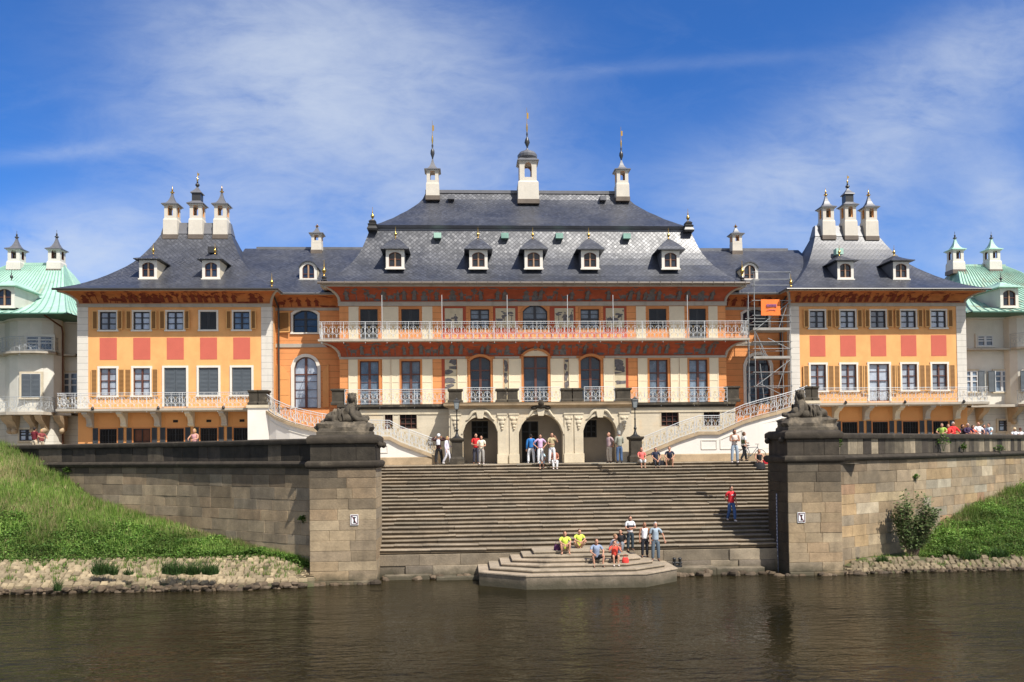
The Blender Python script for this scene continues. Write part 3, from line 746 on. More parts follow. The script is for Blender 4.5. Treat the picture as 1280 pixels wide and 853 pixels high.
RPATH=Path([(RP1-.05,-14.75),(RP1+2.2,-13.35),(18.1,-11.5),(23.5,-7.6),(30.2,-2.6),(38,3.2),(46,9)])
def embankment(sg):
    path=LPATH if sg<0 else RPATH; rnd=random.Random(5 if sg<0 else 8)
    lab='long curving sandstone river wall with sooty parapet above the grassy bank on the left' if sg<0 else 'long patchwork sandstone river wall with parapet behind the leaning bush'
    p0=path.at(6); T=thing('embankment_wall',(p0.x,p0.y,0),lab,'river wall','river walls beside the steps')
    mb=MB(); u1=path.L
    courses(mb,path,0,u1,-.4,5.2,TAN if sg<0 else WARM,rnd,(.44,.6),(.7,1.9),.02,soot=(lambda u,z: .72 if z>4.8 else max(0,.42-(4.8-z)*.13)) if sg<0 else (lambda u,z: max(0,(.85 if z>4.6 else .7-(4.6-z)*.35)*max(.25,1-u/6)) if z>3.2 else .12))
    mb.build('wall',m_stone,T)
    mb=MB(); sweep(mb,path,[(-.32,-.4),(-.32,5.2),(-.8,5.2),(-.8,-.4)],0,u1); mb.build('wall_core',m_joint,T)
    mb=MB(); sweep(mb,path,[(-.2,5.2),(.12,5.2),(.2,5.27),(.23,5.36),(.2,5.43),(.05,5.5),(-.2,5.5)],0,u1); mb.build('string_moulding',m_darkstone,T,smooth=35)
    mb=MB(); courses(mb,path,0,u1,5.5,6.26,[(.035,.028,.02),(.028,.023,.017),(.05,.04,.03),(.03,.025,.018),(.10,.08,.056)] if sg<0 else [(.05,.04,.03),(.085,.07,.05),(.27,.22,.15),(.14,.115,.08),(.035,.03,.022)],rnd,(.9,1),(.7,1.3) if sg<0 else (.45,.9),.03,out=-.03)
    mb.build('parapet',m_sooty,T)
    mb=MB(); sweep(mb,path,[(-.5,6.26),(.1,6.26),(.13,6.32),(.13,6.46),(.05,6.52),(-.45,6.52)],0,u1); mb.build('coping',m_darkstone,T,smooth=35)
    return T
def pillar(sg):
    x0,x1=(LP0,LP1) if sg<0 else (RP0,RP1); y0,y1=PY,PY+2.4
    lab='massive block-built stone pier left of the river steps, under a sphinx' if sg<0 else 'massive dark-sided stone pier right of the river steps, with the water gauge'
    T=thing('stone_pier',((x0+x1)/2,y0,0),lab,'pier','stone piers flanking the river steps')
    rnd=random.Random(11+sg)
    mb=MB()
    faces=[Path([(x0,y0),((x0+x1)/2,y0),(x1,y0)])]
    def rectpath(a,b): return Path([a,((a[0]+b[0])/2,(a[1]+b[1])/2),b])
    inner=rectpath((x1,y0),(x1,y1)) if sg<0 else rectpath((x0,y1),(x0,y0))
    outer_=rectpath((x0,y1),(x0,y0)) if sg<0 else rectpath((x1,y0),(x1,y1))
    fr=faces[0]
    z=-.4; rows=[.55,.42,.42,.46,.44,.46,.44,.48,.46,.46,.46,.42]
    tot=sum(rows); rows=[r*(5.56/tot) for r in rows]
    for ri,h in enumerate(rows):
        k=rnd.choice((2,2,3)); cuts=[0]+sorted(fr.L*(j+rnd.uniform(-.25,.25))/k for j in range(1,k))+[fr.L]
        for a,b in zip(cuts,cuts[1:]):
            c=rnd.choice(TAN); c=soiled(c,(a if sg<0 else 3-b)+(4 if sg<0 else 9),z,(.72 if ri>=len(rows)-2 else .5 if ri>=len(rows)-4 else .28 if ri>=len(rows)-5 else .06)*(1 if sg>0 else .75),rnd)
            q=rnd.uniform(.9,1.12); block(mb,fr,a,b,z,z+h,rnd.uniform(.02,.04)+(.12 if ri<1 else 0),tuple(v*q for v in c),.35)
        z+=h
    # side faces: plain boxes per course, right pier's inner side blackened, its deep shade painted in
    z=-.4
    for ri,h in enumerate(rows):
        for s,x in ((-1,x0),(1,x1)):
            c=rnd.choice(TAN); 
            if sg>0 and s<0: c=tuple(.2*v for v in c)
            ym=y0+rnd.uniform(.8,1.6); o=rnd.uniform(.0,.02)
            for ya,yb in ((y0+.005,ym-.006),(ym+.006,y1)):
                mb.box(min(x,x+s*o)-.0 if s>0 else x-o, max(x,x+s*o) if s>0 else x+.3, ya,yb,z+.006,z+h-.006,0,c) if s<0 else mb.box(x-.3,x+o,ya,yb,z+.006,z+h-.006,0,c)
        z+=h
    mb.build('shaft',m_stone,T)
    mb=MB(); mb.box(x0+.05,x1-.05,y0+.06,y1-.05,-.4,6.3); mb.build('core',m_joint,T)
    def lv(e,z): return (x0-e,x1+e,y0-e,y1+e,z)
    mb=MB(); mb.rects([lv(.0,5.14),lv(.07,5.16),lv(.14,5.24),lv(.17,5.34),lv(.15,5.43),lv(.06,5.5)],cap0=True,cap1=True); mb.build('moulding',m_darkstone,T,smooth=35)
    mb=MB()
    for k,(a,b) in enumerate(((x0+.03,x0+(x1-x0)*.32),(x0+(x1-x0)*.325,x0+(x1-x0)*.7),(x0+(x1-x0)*.705,x1-.03))): mb.box(a,b,y0+.03,y1-.05,5.5,6.24,0,rnd.choice(((.04,.033,.024),(.055,.044,.032),(.035,.029,.021))))
    mb.build('plinth_block',m_sooty,T,bevel=.012)
    mb=MB(); mb.rects([lv(.02,6.24),lv(.08,6.28),lv(.11,6.36),lv(.11,6.52),lv(.07,6.58),lv(-.05,6.66)],cap0=True,cap1=True)
    s=1 if sg<0 else -1; xs=x1 if sg<0 else x0
    for yy in (y0+.3,y1-.4): mb.sph((xs+s*.16,yy,6.2),(.13,.16,.15),10,8)
    mb.build('cap',m_darkstone,T,smooth=35)
    return T

def river_stairs():
    T=thing('river_stairs',(1.5,-9.5,0),'wide flight of worn sandstone steps descending to the river between two piers','stairs')
    rnd=random.Random(3); n=22; r=.171; t=.391; xa,xb=-11.0,14.2
    for i in range(n+1):
        z=ZL-i*r; yf=-5.2-i*t; yb=yf+t+.06 if i else -4.6
        mb=MB(); x=xa-rnd.uniform(0,1.5)
        while x<xb:
            l=rnd.uniform(1.3,3.0); a,b=max(x,xa),min(x+l,xb)
            if b-a>.05:
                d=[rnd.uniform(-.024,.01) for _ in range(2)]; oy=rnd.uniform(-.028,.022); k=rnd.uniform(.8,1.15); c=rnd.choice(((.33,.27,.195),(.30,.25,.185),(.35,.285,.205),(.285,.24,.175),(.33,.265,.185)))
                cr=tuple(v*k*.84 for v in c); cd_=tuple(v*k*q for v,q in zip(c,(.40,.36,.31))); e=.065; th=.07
                # tread slab with rounded, overhanging nose
                y0=yf+oy-e
                V=[]
                for xx,dz in ((a+.004,d[0]),(b-.004,d[1])):
                    V += [(xx,yb,z+dz-th),(xx,y0+.02,z+dz-th),(xx,y0,z+dz-th+.02),(xx,y0,z+dz-.022),(xx,y0+.022,z+dz),(xx,yb,z+dz)]
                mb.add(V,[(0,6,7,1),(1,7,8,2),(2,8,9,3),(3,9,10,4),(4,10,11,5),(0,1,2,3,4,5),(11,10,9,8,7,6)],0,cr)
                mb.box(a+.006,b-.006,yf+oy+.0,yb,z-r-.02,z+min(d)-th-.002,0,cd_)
            x+=l
        mb.build('step',m_step,T)
    mb=MB()
    for i in range(1,n+1): mb.box(xa,xb,-5.2-i*t+.1,-4.0,ZL-i*r-.18,ZL-i*r-.085)
    mb.box(xa,xb,-5.1,-4.0,ZL-.17,ZL-.085); mb.build('stair_core',m_joint,T)
    # landing slab behind the top step and the base wall under the lowest one
    path=Path([(xa,-13.86),(1.5,-13.86),(xb,-13.86)])
    mb=MB(); courses(mb,path,0,path.L,-.4,1.1,[(.25,.2,.14),(.22,.18,.13),(.2,.165,.125),(.27,.22,.155)],rnd,(.35,.6),(.9,3.2),.14,soot=lambda u,z:.22)
    mb.build('base_wall',m_stone,T)
    for a,b,y,z in ((4.9,7.1,-14.55,.36),(7.1,9.4,-14.5,.30),(-8.3,-6.2,-14.3,.22),(-5.9,-3.6,-14.6,.14)):
        mb=MB(); mb.box(a,b-.02,y,-13.7,-.4,z,0,(.24,.195,.14)); mb.build('base_ledge',m_stone,T,bevel=.03)
    return T
def landing_stage():
    T=thing('landing_stage',(.5,-14.5,0),'low eight-sided stone landing stage of broad steps at the water','landing stage')
    rnd=random.Random(4)
    xl,xr=at(599,713,-16.2).x,at(846,707,-16.2).x; fl,fr=at(658,720,-17.6).x,at(807,719,-17.6).x
    for i in range(6):
        z=.60+i*.142; z0=-.5 if i==0 else z-.142-.03; s=i*.5
        poly=[(xl+s,-13.8),(xl+s,-16.2+i*.2),(fl+s*.66,-17.6+i*.49),(fr-s*.66,-17.6+i*.49),(xr-s,-16.2+i*.2),(xr-s,-13.8)]
        mb=MB(); e=.03
        c=rnd.choice(((.31,.25,.18),(.285,.235,.17),(.33,.265,.19)))
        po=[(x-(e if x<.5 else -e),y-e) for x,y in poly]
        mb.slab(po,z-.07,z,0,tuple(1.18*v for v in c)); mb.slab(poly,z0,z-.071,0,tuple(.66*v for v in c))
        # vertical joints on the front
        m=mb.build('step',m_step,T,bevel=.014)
    return T
# ------------------------------------------------------------------ grown bodies (people and statues)
def skin(pts,edges,rad,sub=1,root=0):
    me=bpy.data.meshes.new('tmp'); me.from_pydata([tuple(p) for p in pts],edges,[])
    o=bpy.data.objects.new('tmp',me); COL.objects.link(o)
    md=o.modifiers.new('s','SKIN'); md.use_smooth_shade=True
    for i,r in enumerate(rad):
        d=me.skin_vertices[0].data[i]; d.radius=r if isinstance(r,tuple) else (r,r); d.use_root=(i==root)
    if sub: q=o.modifiers.new('b','SUBSURF'); q.levels=sub; q.render_levels=sub
    dg=bpy.context.evaluated_depsgraph_get(); ev=o.evaluated_get(dg); em=ev.to_mesh()
    V=[tuple(v.co) for v in em.vertices]; F=[tuple(p.vertices) for p in em.polygons]
    ev.to_mesh_clear(); bpy.data.objects.remove(o); bpy.data.meshes.remove(me)
    return V,F
_clm={}
def cloth(c,kind='cloth'):
    key=(tuple(round(x,3) for x in c),kind)
    if key not in _clm: _clm[key]=mat(kind,c,rough=.85 if kind!='hair' else .55,var=.16,scale=7,bump=.15,bscale=40)
    return _clm[key]
m_skin=mat('skin',(.50,.26,.17),rough=.6,var=.06,scale=10,bump=0)
m_skin2=mat('tanned_skin',(.38,.18,.105),rough=.6,var=.06,scale=10,bump=0)
m_eye=plain('dark_eye',(.02,.015,.015)); m_lip=plain('lips',(.35,.11,.09))
WHT=(.72,.72,.72); BLK=(.02,.02,.022); NAVY=(.025,.03,.055); JEAN=(.07,.12,.22); BEIGE=(.5,.42,.3); GREY=(.25,.27,.29)
BROWN=(.06,.035,.02); BLOND=(.42,.27,.1); GREYH=(.4,.39,.37); DARKH=(.015,.012,.01)

def arm(kind,s,S):
    """elbow and wrist offsets from the shoulder for side s"""
    T={'down':((.055,.03,-.29),(.06,-.05,-.54)),'hip':((.22,.09,-.23),(.02,-.05,-.42)),'fold':((.06,-.08,-.27),(-.22,-.22,-.24)),
       'front':((.05,-.03,-.28),(-.11,-.25,-.31)),'face':((.1,-.17,-.2),(-.07,-.25,.06)),'headback':((.24,.0,.06),(.0,-.02,.16)),
       'behind':((.08,.12,-.26),(-.1,.2,-.42)),'knee':((.08,-.16,-.22),(-.02,-.36,-.3)),'low':((.07,-.14,-.23),(-.09,-.3,-.36)),
       'rail':((.09,-.16,-.2),(-.05,-.38,-.26)),'side':((.16,.03,-.25),(.22,-.02,-.5)),'point':((.12,-.2,-.16),(.1,-.42,-.05))}[kind]
    return [S+Vector((s*a,b,c)) for a,b,c in T]

def person(px,py,z,h,label,pose='stand',turn=0,arms=('down','down'),top=WHT,sleeve='short',bottom=BEIGE,legs='long',hair=BROWN,hairstyle='short',
           hat=None,shoe=BLK,skin_=None,drop=.34,spread=1,lean=0,group=None,loc=None,headturn=0,slim=1.18,vest=None,print_=None,look=0,knees=None,bare=False):
    """a person standing at (or, seated, with the seat at) the surveyed spot"""
    k=h/1.72; sk=skin_ or m_skin; base=Vector(loc) if loc else atz(px,py,z)
    p={}
    V=lambda x,y,z: Vector((x,y,z))
    if pose in('stand','walk'):
        p['pel']=V(0,0,.95); 
        for s in(-1,1):
            p['hip',s]=V(s*.095,0,.90)
            if pose=='walk': st=.2*s; p['kn',s]=V(s*.09,-.06-st*.5,.49); p['an',s]=V(s*.085,.03-st*1.1,.09 if s>0 else .13)
            else: p['kn',s]=V(s*.11*spread,-.025,.49); p['an',s]=V(s*.12*spread,.02,.085)
            p['toe',s]=p['an',s]+V(s*.03,-.15,-.045)
        up=.95
    else:
        up=.10; p['pel']=V(0,0,.10)
        for s in(-1,1):
            p['hip',s]=V(s*.095,-.02,.09); kx={'sit':.12,'squat':.24,'wide':.2,'cross':.3}[pose]*spread
            kz=max(.10,-drop+.50); kz=min(kz,.36)
            ky=-sqrt(max(.43**2-(kz-.09)**2-(kx-.095)**2,.02)); p['kn',s]=V(s*kx,ky-.02,kz)
            ax_=s*(kx*.8) if pose!='cross' else -s*.06
            rest=kz-(-drop+.085); ay=ky+ (sqrt(max(.41**2-rest**2,0)) if rest<.41 else 0)*(.9 if pose!='sit' else -.15)
            p['an',s]=V(ax_,ay,-drop+.085); p['toe',s]=p['an',s]+V(s*.03,-.15,-.045)
    L=lambda z: V(0,-lean*(z),z)   # forward lean of the torso
    p['wa']=p['pel']+L(.17); p['ch']=p['pel']+L(.36); p['nb']=p['pel']+L(.50); p['nk']=p['pel']+L(.56)+V(0,-.015,0); p['hd']=p['nk']+V(0,-.02,.115)
    for s in(-1,1):
        p['sh',s]=p['pel']+L(.46)+V(s*.165*slim,0,0)
        a=arms[0] if s<0 else arms[1]
        if a=='onknee': W=p['kn',s]+V(-s*.03,-.0,.06); E=(p['sh',s]+W)/2+V(s*.09,.06,-.06); p['el',s],p['wr',s]=E,W
        elif a=='hug': W=(p['kn',-1]+p['kn',1])/2+V(s*.03,-.1,-.05); E=(p['sh',s]+W)/2+V(s*.14,0,-.02); p['el',s],p['wr',s]=E,W
        else: p['el',s],p['wr',s]=arm(a,s,p['sh',s])
        d=(p['wr',s]-p['el',s]).normalized(); p['pm',s]=p['wr',s]+d*.07
    R=Matrix.Rotation(radians(turn),4,'Z')
    def wp(v): return base+R@(Vector(v)*k)
    def grow(keys,edges,rad,mb,mi=0,sub=1):
        idx={q:i for i,q in enumerate(keys)}
        V_,F_=skin([p[q]*k for q in keys],[(idx[a],idx[b]) for a,b in edges],[r*k for r in rad],sub)
        mb.add([base+R@Vector(v) for v in V_],F_,mi)
    body=MB()
    keys=['pel','wa','ch','nb','nk']; rad=[.105*slim,.098*slim,.118*slim,.07,.05]; ed=[('pel','wa'),('wa','ch'),('ch','nb'),('nb','nk')]
    for s in(-1,1):
        keys+=[('hip',s),('kn',s),('an',s),('toe',s),('sh',s),('el',s),('wr',s),('pm',s)]; rad+=[.08,.055,.038,.03,.055,.04,.028,.034]
        ed+=[('pel',('hip',s)),(('hip',s),('kn',s)),(('kn',s),('an',s)),(('an',s),('toe',s)),('nb',('sh',s)),(('sh',s),('el',s)),(('el',s),('wr',s)),(('wr',s),('pm',s))]
    grow(keys,ed,rad,body)
    for s in(-1,1):   # fingers and thumb rooted in the palm
        w,m_=p['wr',s],p['pm',s]; d=(m_-w).normalized(); sidev=d.cross(V(0,-1,.2)); sidev=sidev.normalized() if sidev.length>.1 else V(1,0,0); cv=d.cross(sidev)
        for j,ln in enumerate((.07,.08,.075,.058)):
            r0=m_+sidev*(j-1.5)*.017; body.tube([wp(r0-d*.01),wp(r0+d*ln*.55+cv*.008),wp(r0+d*ln*.9+cv*.03)],[.0095*k,.0085*k,.006*k],5)
        r0=w+d*.03-sidev*.028; body.tube([wp(r0),wp(r0-sidev*.03+d*.03),wp(r0-sidev*.035+d*.065)],[.011*k,.01*k,.007*k],5)
    # head with a face
    H=p['hd']; Rh=Matrix.Rotation(radians(headturn),4,'Z')
    hm=MB(); hm.sph((0,0,0),(.076,.092,.115),14,10); hm.sph((0,-.045,-.055),(.052,.05,.055),10,7)
    hm.tube([(0,-.09,.02),(0,-.112,-.012),(0,-.096,-.022)],[.01,.017,.012],6)
    for s in(-1,1): hm.sph((s*.077,.005,-.005),(.012,.022,.03),6,5)
    for s in(-1,1): hm.sph((s*.03,-.083,.014),(.012,.008,.008),6,4,1)
    hm.sph((0,-.092,-.05),(.024,.008,.007),6,4,2)
    pitch=Matrix.Rotation(radians(look),4,'X')
    def hp(v): return wp(H+Rh@(pitch@Vector(v)))
    b=len(body.v); body.v+=[tuple(hp(v)) for v in hm.v]
    for f,mi in zip(hm.f,hm.m): body.f.append([b+i for i in f]); body.m.append(mi); body.c.append((1,1,1)); body.uv.append(None)
    o=body.build('person',[sk,m_eye,m_lip],smooth=180,origin=base); tag(o,label,'person',group)
    # clothes
    if top:
        mb=MB(); p['lo']=p['pel']+V(0,0,-.035 if pose in('stand','walk') else .0); keys=['wa','lo','ch','nb']; rad=[.135*slim,.145*slim,.15*slim,.085]; ed=[('wa','lo'),('wa','ch'),('ch','nb')]
        if sleeve!='none':
            for s in(-1,1):
                if sleeve=='short':
                    p['sl',s]=p['sh',s].lerp(p['el',s],.72); keys+=[('sh',s),('sl',s)]; rad+=[.068,.061]; ed+=[('nb',('sh',s)),(('sh',s),('sl',s))]
                else:
                    keys+=[('sh',s),('el',s),('wr',s)]; rad+=[.078,.06,.046]; ed+=[('nb',('sh',s)),(('sh',s),('el',s)),(('el',s),('wr',s))]
        else:
            for s in(-1,1): p['st',s]=p['sh',s].lerp(p['nb'],.35); keys.append(('st',s)); rad.append(.064); ed.append(('nb',('st',s)))
        grow(keys,ed,rad,mb); mb.build('shirt' if not vest else 'blouse',cloth(top),o,smooth=180)
    if vest:
        mb=MB(); grow(['pel','wa','ch','nb'],[('pel','wa'),('wa','ch'),('ch','nb')],[.15*slim,.143*slim,.158*slim,.08],mb); mb.build('waistcoat',cloth(vest),o,smooth=180)
    if print_:
        mb=MB(); c=p['ch']+V(0,-.158,-.0)
        for j in range(3): q=c+V((j-1)*.05,0,.01*(j%2)); mb.hexa([wp(q+V(a*.02,b_*.008,c_*.02)) for c_ in(-1,1) for a,b_ in((-1,-1),(1,-1),(1,1),(-1,1))])
        mb.build('shirt_print',cloth(WHT),o)
    if legs in('long','shorts','capri'):
        mb=MB(); p['tw']=p['pel']+V(0,0,.09); keys=['pel','tw']; rad=[.138*slim,.128*slim]; ed=[('pel','tw')]
        for s in(-1,1):
            if legs=='long': keys+=[('hip',s),('kn',s),('an',s)]; rad+=[.112,.085,.07]; ed+=[('pel',('hip',s)),(('hip',s),('kn',s)),(('kn',s),('an',s))]
            else:
                f=.85 if legs=='shorts' else 1; p['cu',s]=p['hip',s].lerp(p['kn',s],f) if legs=='shorts' else p['kn',s].lerp(p['an',s],.45)
                if legs=='capri': keys+=[('hip',s),('kn',s),('cu',s)]; rad+=[.112,.085,.07]; ed+=[('pel',('hip',s)),(('hip',s),('kn',s)),(('kn',s),('cu',s))]
                else: keys+=[('hip',s),('cu',s)]; rad+=[.112,.1]; ed+=[('pel',('hip',s)),(('hip',s),('cu',s))]
        grow(keys,ed,rad,mb); mb.build({'long':'trousers','shorts':'shorts','capri':'capri_trousers'}[legs],cloth(bottom),o,smooth=180)
    elif legs=='skirt':
        mb=MB(); rings=[]
        if pose in('stand','walk'): sec=[(.16,.14,1.0,0),(.19,.16,.85,0),(.22,.19,.6,0),(.25,.21,.42,0)]
        else: sec=[(.16,.15,.16,0),(.2,.18,.14,-.12),(.25,.2,.1,-.3),(.3,.24,-.08,-.4),(.33,.26,-drop+.06,-.42)]
        for rx,ry,z_,yy in sec: rings.append([wp((rx*cos(2*pi*i/14)*(1+.05*(i%2)),yy+ry*sin(2*pi*i/14)*(1+.05*(i%2)),z_)) for i in range(14)])
        mb.loft(rings,cap0=True); mb.build('skirt',cloth(bottom),o,smooth=60)
    if not bare:
        for s in(-1,1):
            mb=MB(); p['he',s]=p['an',s]+V(0,.035,-.04); p['an2',s]=p['an',s]+V(0,0,-.02)
            grow([('he',s),('an2',s),('toe',s)],[(('he',s),('an2',s)),(('an2',s),('toe',s))],[.045,.048,.042],mb,sub=1)
            mb.build('shoe',cloth(shoe),o,smooth=180)
    if hairstyle!='bald':
        mb=MB(); hm=MB(); hm.sph((0,.018,.022),(.085,.094,.112),12,8)
        if hairstyle=='long': hm.sph((0,.055,-.08),(.085,.05,.15),10,8)
        if hairstyle=='bob': hm.sph((0,.03,-.02),(.095,.085,.11),12,8)
        if hairstyle=='tail': hm.tube([(0,.09,.03),(0,.15,.0),(0,.14,-.14)],[.03,.035,.012],7)
        for i,v in enumerate(hm.v):   # open the face
            x,y,z_=v
            if y<-.035 and z_<.06: hm.v[i]=(x,-.035+(y+.035)*.1,z_)
            n_=mnoise.noise(Vector((x*30,y*30,z_*30+px)))*.008; hm.v[i]=(hm.v[i][0]*(1+n_*3),hm.v[i][1]+n_,hm.v[i][2]+n_)
        mb.v=[tuple(hp(v)) for v in hm.v]; mb.f,mb.m,mb.c,mb.uv=hm.f,hm.m,hm.c,hm.uv
        mb.build('hair',cloth(hair,'hair'),o,smooth=180)
    if hat:
        hm=MB(); hm.lathe([(.1,0),(.098,.05),(.085,.1),(.05,.125),(.01,.13)],(0,.005,.045),14)
        if hat[1]=='brim': hm.lathe([(.16,-.012),(.165,-.004),(.1,.01)],(0,.005,.045),16)
        else: hm.hexa([(-.07,-.17,.045),(.07,-.17,.045),(.08,-.07,.05),(-.08,-.07,.05),(-.07,-.17,.053),(.07,-.17,.053),(.08,-.07,.065),(-.08,-.07,.065)])
        mb=MB(); mb.v=[tuple(hp(v)) for v in hm.v]; mb.f,mb.m,mb.c,mb.uv=hm.f,hm.m,hm.c,hm.uv; mb.build('cap' if hat[1]!='brim' else 'hat',cloth(hat[0]),o,smooth=60)
    o['_']=0; del o['_']
    return o,wp,p

def backpack(wp,p,c,label,front=False):
    mb=MB(); k=.8; s=-1 if front else 1
    y=s*.16; q=p['ch']
    rings=[]
    for z_,w,d in ((-.22,.1,.05),(-.2,.14,.08),(-.05,.15,.09),(.1,.14,.08),(.17,.1,.05)):
        rings.append([wp(q+Vector((k*w*cos(a)*(1 if abs(cos(a))<.8 else .95),y+s*.03+d*sin(a),z_*k))) for a in [2*pi*i/12 for i in range(12)]])
    mb.loft(rings,cap0=True,cap1=True); 
    o=mb.build('backpack',cloth(c),smooth=50,origin=wp(q+Vector((0,y,-.22)))); tag(o,label,'backpack')
    mb=MB()
    for e in (-1,1): mb.tube([wp(q+Vector((e*.1,y,.15))),wp(q+Vector((e*.11,0,.17))),wp(q+Vector((e*.12,-y*.9,.05))),wp(q+Vector((e*.13,0,-.12))),wp(q+Vector((e*.1,y,-.16)))],.016,5)
    mb.build('strap',cloth((.03,.03,.03)),o)
    return o

GL='people on the landing'; GS='people sitting on the steps'; GP='people at the landing stage'; GW='people behind the river wall'
G0=-.0
def everybody():
    zl=ZL
    o,w,p=person(548.5,581,zl,1.74,'man in a white cap, dark maroon shirt and black trousers with both elbows raised','stand',175,('headback','headback'),(.05,.018,.018),'long',BLK,hair=GREYH,hat=(WHT,'cap'),spread=1.5,group=GL)
    backpack(w,p,(.75,.75,.78),'small white backpack worn by the man in the white cap')
    person(559,581,zl,1.62,'person in white and lilac clothes striding right beside the lamp','walk',70,('down','front'),(.68,.62,.72),'long',(.7,.68,.72),hair=BLOND,hairstyle='bob',shoe=WHT,group=GL)
    person(595,580.5,zl,1.76,'bald man in a red polo shirt standing in the left arch','stand',10,('front','front'),(.62,.03,.03),'short',(.05,.05,.07),hair=GREYH,hairstyle='bald',group=GL)
    person(602,580.8,zl,1.62,'woman in a cream blouse and grey trousers beside the man in red','stand',-8,('front','front'),(.75,.7,.55),'short',(.33,.31,.28),hair=BROWN,hairstyle='bob',shoe=WHT,group=GL)
    person(664,580,zl,1.68,'person in a bright blue shirt and white trousers in the middle arch','stand',180,('down','down'),(.03,.17,.45),'long',WHT,hair=DARKH,shoe=WHT,spread=1.4,group=GL)
    person(675.5,580,zl,1.66,'woman in a lilac shirt with hands on her hips','stand',5,('hip','hip'),(.62,.42,.62),'short',WHT,hair=DARKH,shoe=WHT,group=GL)
    person(690,580,zl,1.72,'man in a tan polo shirt and white trousers raising a camera','stand',20,('front','face'),(.45,.37,.21),'short',WHT,hair=GREYH,hairstyle='bald',shoe=WHT,spread=1.3,group=GL)
    person(762,579.2,zl,1.72,'man in a pinkish shirt and beige trousers turned away to the left','stand',-60,('behind','behind'),(.42,.30,.30),'short',(.55,.47,.36),hairstyle='bald',shoe=BROWN,group=GL)
    person(774.5,579.3,zl,1.74,'man in a grey-green shirt, cap and blue jeans seen from behind','stand',195,('front','front'),(.30,.30,.24),'long',JEAN,hair=GREYH,hat=((.3,.29,.25),'cap'),group=GL)
    o,w,p=person(918.5,579,zl,1.72,'woman in a beige vest top and pale jeans with folded arms','stand',0,('fold','fold'),(.78,.66,.56),'none',(.33,.40,.47),hair=DARKH,hairstyle='bob',shoe=WHT,skin_=m_skin2,spread=1.2,group=GL)
    person(930,577,zl,1.68,'woman in black trousers and a green waistcoat walking behind the others','walk',100,('down','front'),(.7,.68,.62),'short',BLK,hair=(.12,.06,.03),hairstyle='bob',vest=(.10,.12,.05),group=GL)
    person(937,576,zl,1.78,'cyclist in a dark top and black shorts standing at the bicycle','stand',230,('front','front'),(.035,.03,.045),'short',BLK,'shorts',hair=DARKH,group=GL)
    # sitting on the top steps
    person(676,576.8,zl-.0,1.6,'child in a light blue top and shorts sitting on the top step','sit',0,('onknee','hug'),(.42,.55,.6),'short',(.4,.48,.5),'capri',hair=BROWN,shoe=(.5,.3,.2),group=GS,loc=(at(676,576,-5.05).x,-5.2,ZL))
    person(692.5,577,zl,1.7,'person in a striped top and white trousers reading on the top step','sit',0,('front','front'),(.42,.16,.10),'short',WHT,hair=(.3,.14,.07),hairstyle='short',shoe=WHT,group=GS,loc=(at(692.5,576,-5.05).x,-5.2,ZL))
    person(801,576,zl,1.66,'woman in a coral top and white trousers sitting on the top step','sit',0,('onknee','onknee'),(.75,.16,.14),'short',WHT,'capri',hair=(.3,.12,.07),hairstyle='bob',shoe=(.5,.3,.2),group=GS,loc=(at(801,575,-5.0).x,-5.2,ZL))
    person(818.5,576,zl,1.66,'person in navy sitting with a bag between the coral woman and the crouching man','sit',0,('hug','hug'),NAVY,'short',(.06,.06,.07),hair=(.1,.05,.03),hairstyle='bob',group=GS,loc=(at(818.5,575,-5.0).x,-5.2,ZL))
    person(836,577,zl,1.74,'man in a navy polo shirt and beige shorts hunched forward on the top step','wide',-15,('low','onknee'),NAVY,'short',(.33,.25,.16),'shorts',hair=(.2,.1,.05),lean=.35,drop=.30,group=GS,loc=(at(836,575,-5.0).x,-5.2,ZL))
    person(947,583,zl,1.66,'woman in a black dress sitting in the corner by the right pier','sit',-15,('onknee','low'),BLK,'none',BLK,'skirt',hair=BROWN,hairstyle='bob',group=GS,loc=(at(947,577,-5.3).x,-5.56,ZL-.171))
    zs=ZL-.171*17; ys=-5.2-.391*17+.1
    person(914.5,662,zs,1.76,'man in a red printed T-shirt and jeans walking down the steps','walk',12,('behind','down'),(.68,.035,.045),'short',(.05,.10,.24),hair=DARKH,shoe=(.55,.55,.55),print_=1,loc=(at(914.5,660,ys).x,ys,zs),group='people on the steps')
    # landing stage
    LS=lambda i: .60+i*.142
    def sp(px,i,Y): return (at(px,690,Y).x,Y,LS(i))
    person(706,690,0,1.72,'left one of the two people in bright yellow shirts, sitting with knees drawn up','wide',0,('hug','hug'),(.62,.78,.10),'short',(.30,.22,.15),'shorts',hair=(.12,.06,.03),lean=.18,drop=.142,bare=True,group=GP,loc=sp(706,5,-15.12))
    person(723.5,688,0,1.70,'right one of the two people in bright yellow shirts, sitting cross-legged','cross',8,('hug','hug'),(.62,.78,.10),'short',(.36,.26,.17),'shorts',hair=BROWN,lean=.2,drop=.06,bare=True,group=GP,loc=sp(723.5,5,-14.15))
    person(745,700,0,1.78,'man in a blue-grey shirt and dark shorts sitting nearest the water','sit',6,('onknee','onknee'),(.24,.29,.40),'short',(.03,.03,.04),'shorts',hair=(.10,.05,.03),drop=.284,spread=1.9,lean=.12,group=GP,loc=sp(745,3,-16.18))
    person(768,702,0,1.62,'woman in red holding a camera to her face, sitting by the water','sit',0,('face','face'),(.75,.08,.05),'short',(.03,.03,.03),'shorts',hair=DARKH,drop=.284,lean=.12,shoe=(.6,.6,.6),group=GP,loc=sp(768,3,-16.18))
    person(763,684,0,1.66,'youth in a grey shirt leaning sideways to talk','sit',75,('front','onknee'),(.36,.37,.42),'short',(.14,.18,.26),hair=(.22,.12,.06),lean=.3,drop=.2,group=GP,loc=sp(764,4,-15.1))
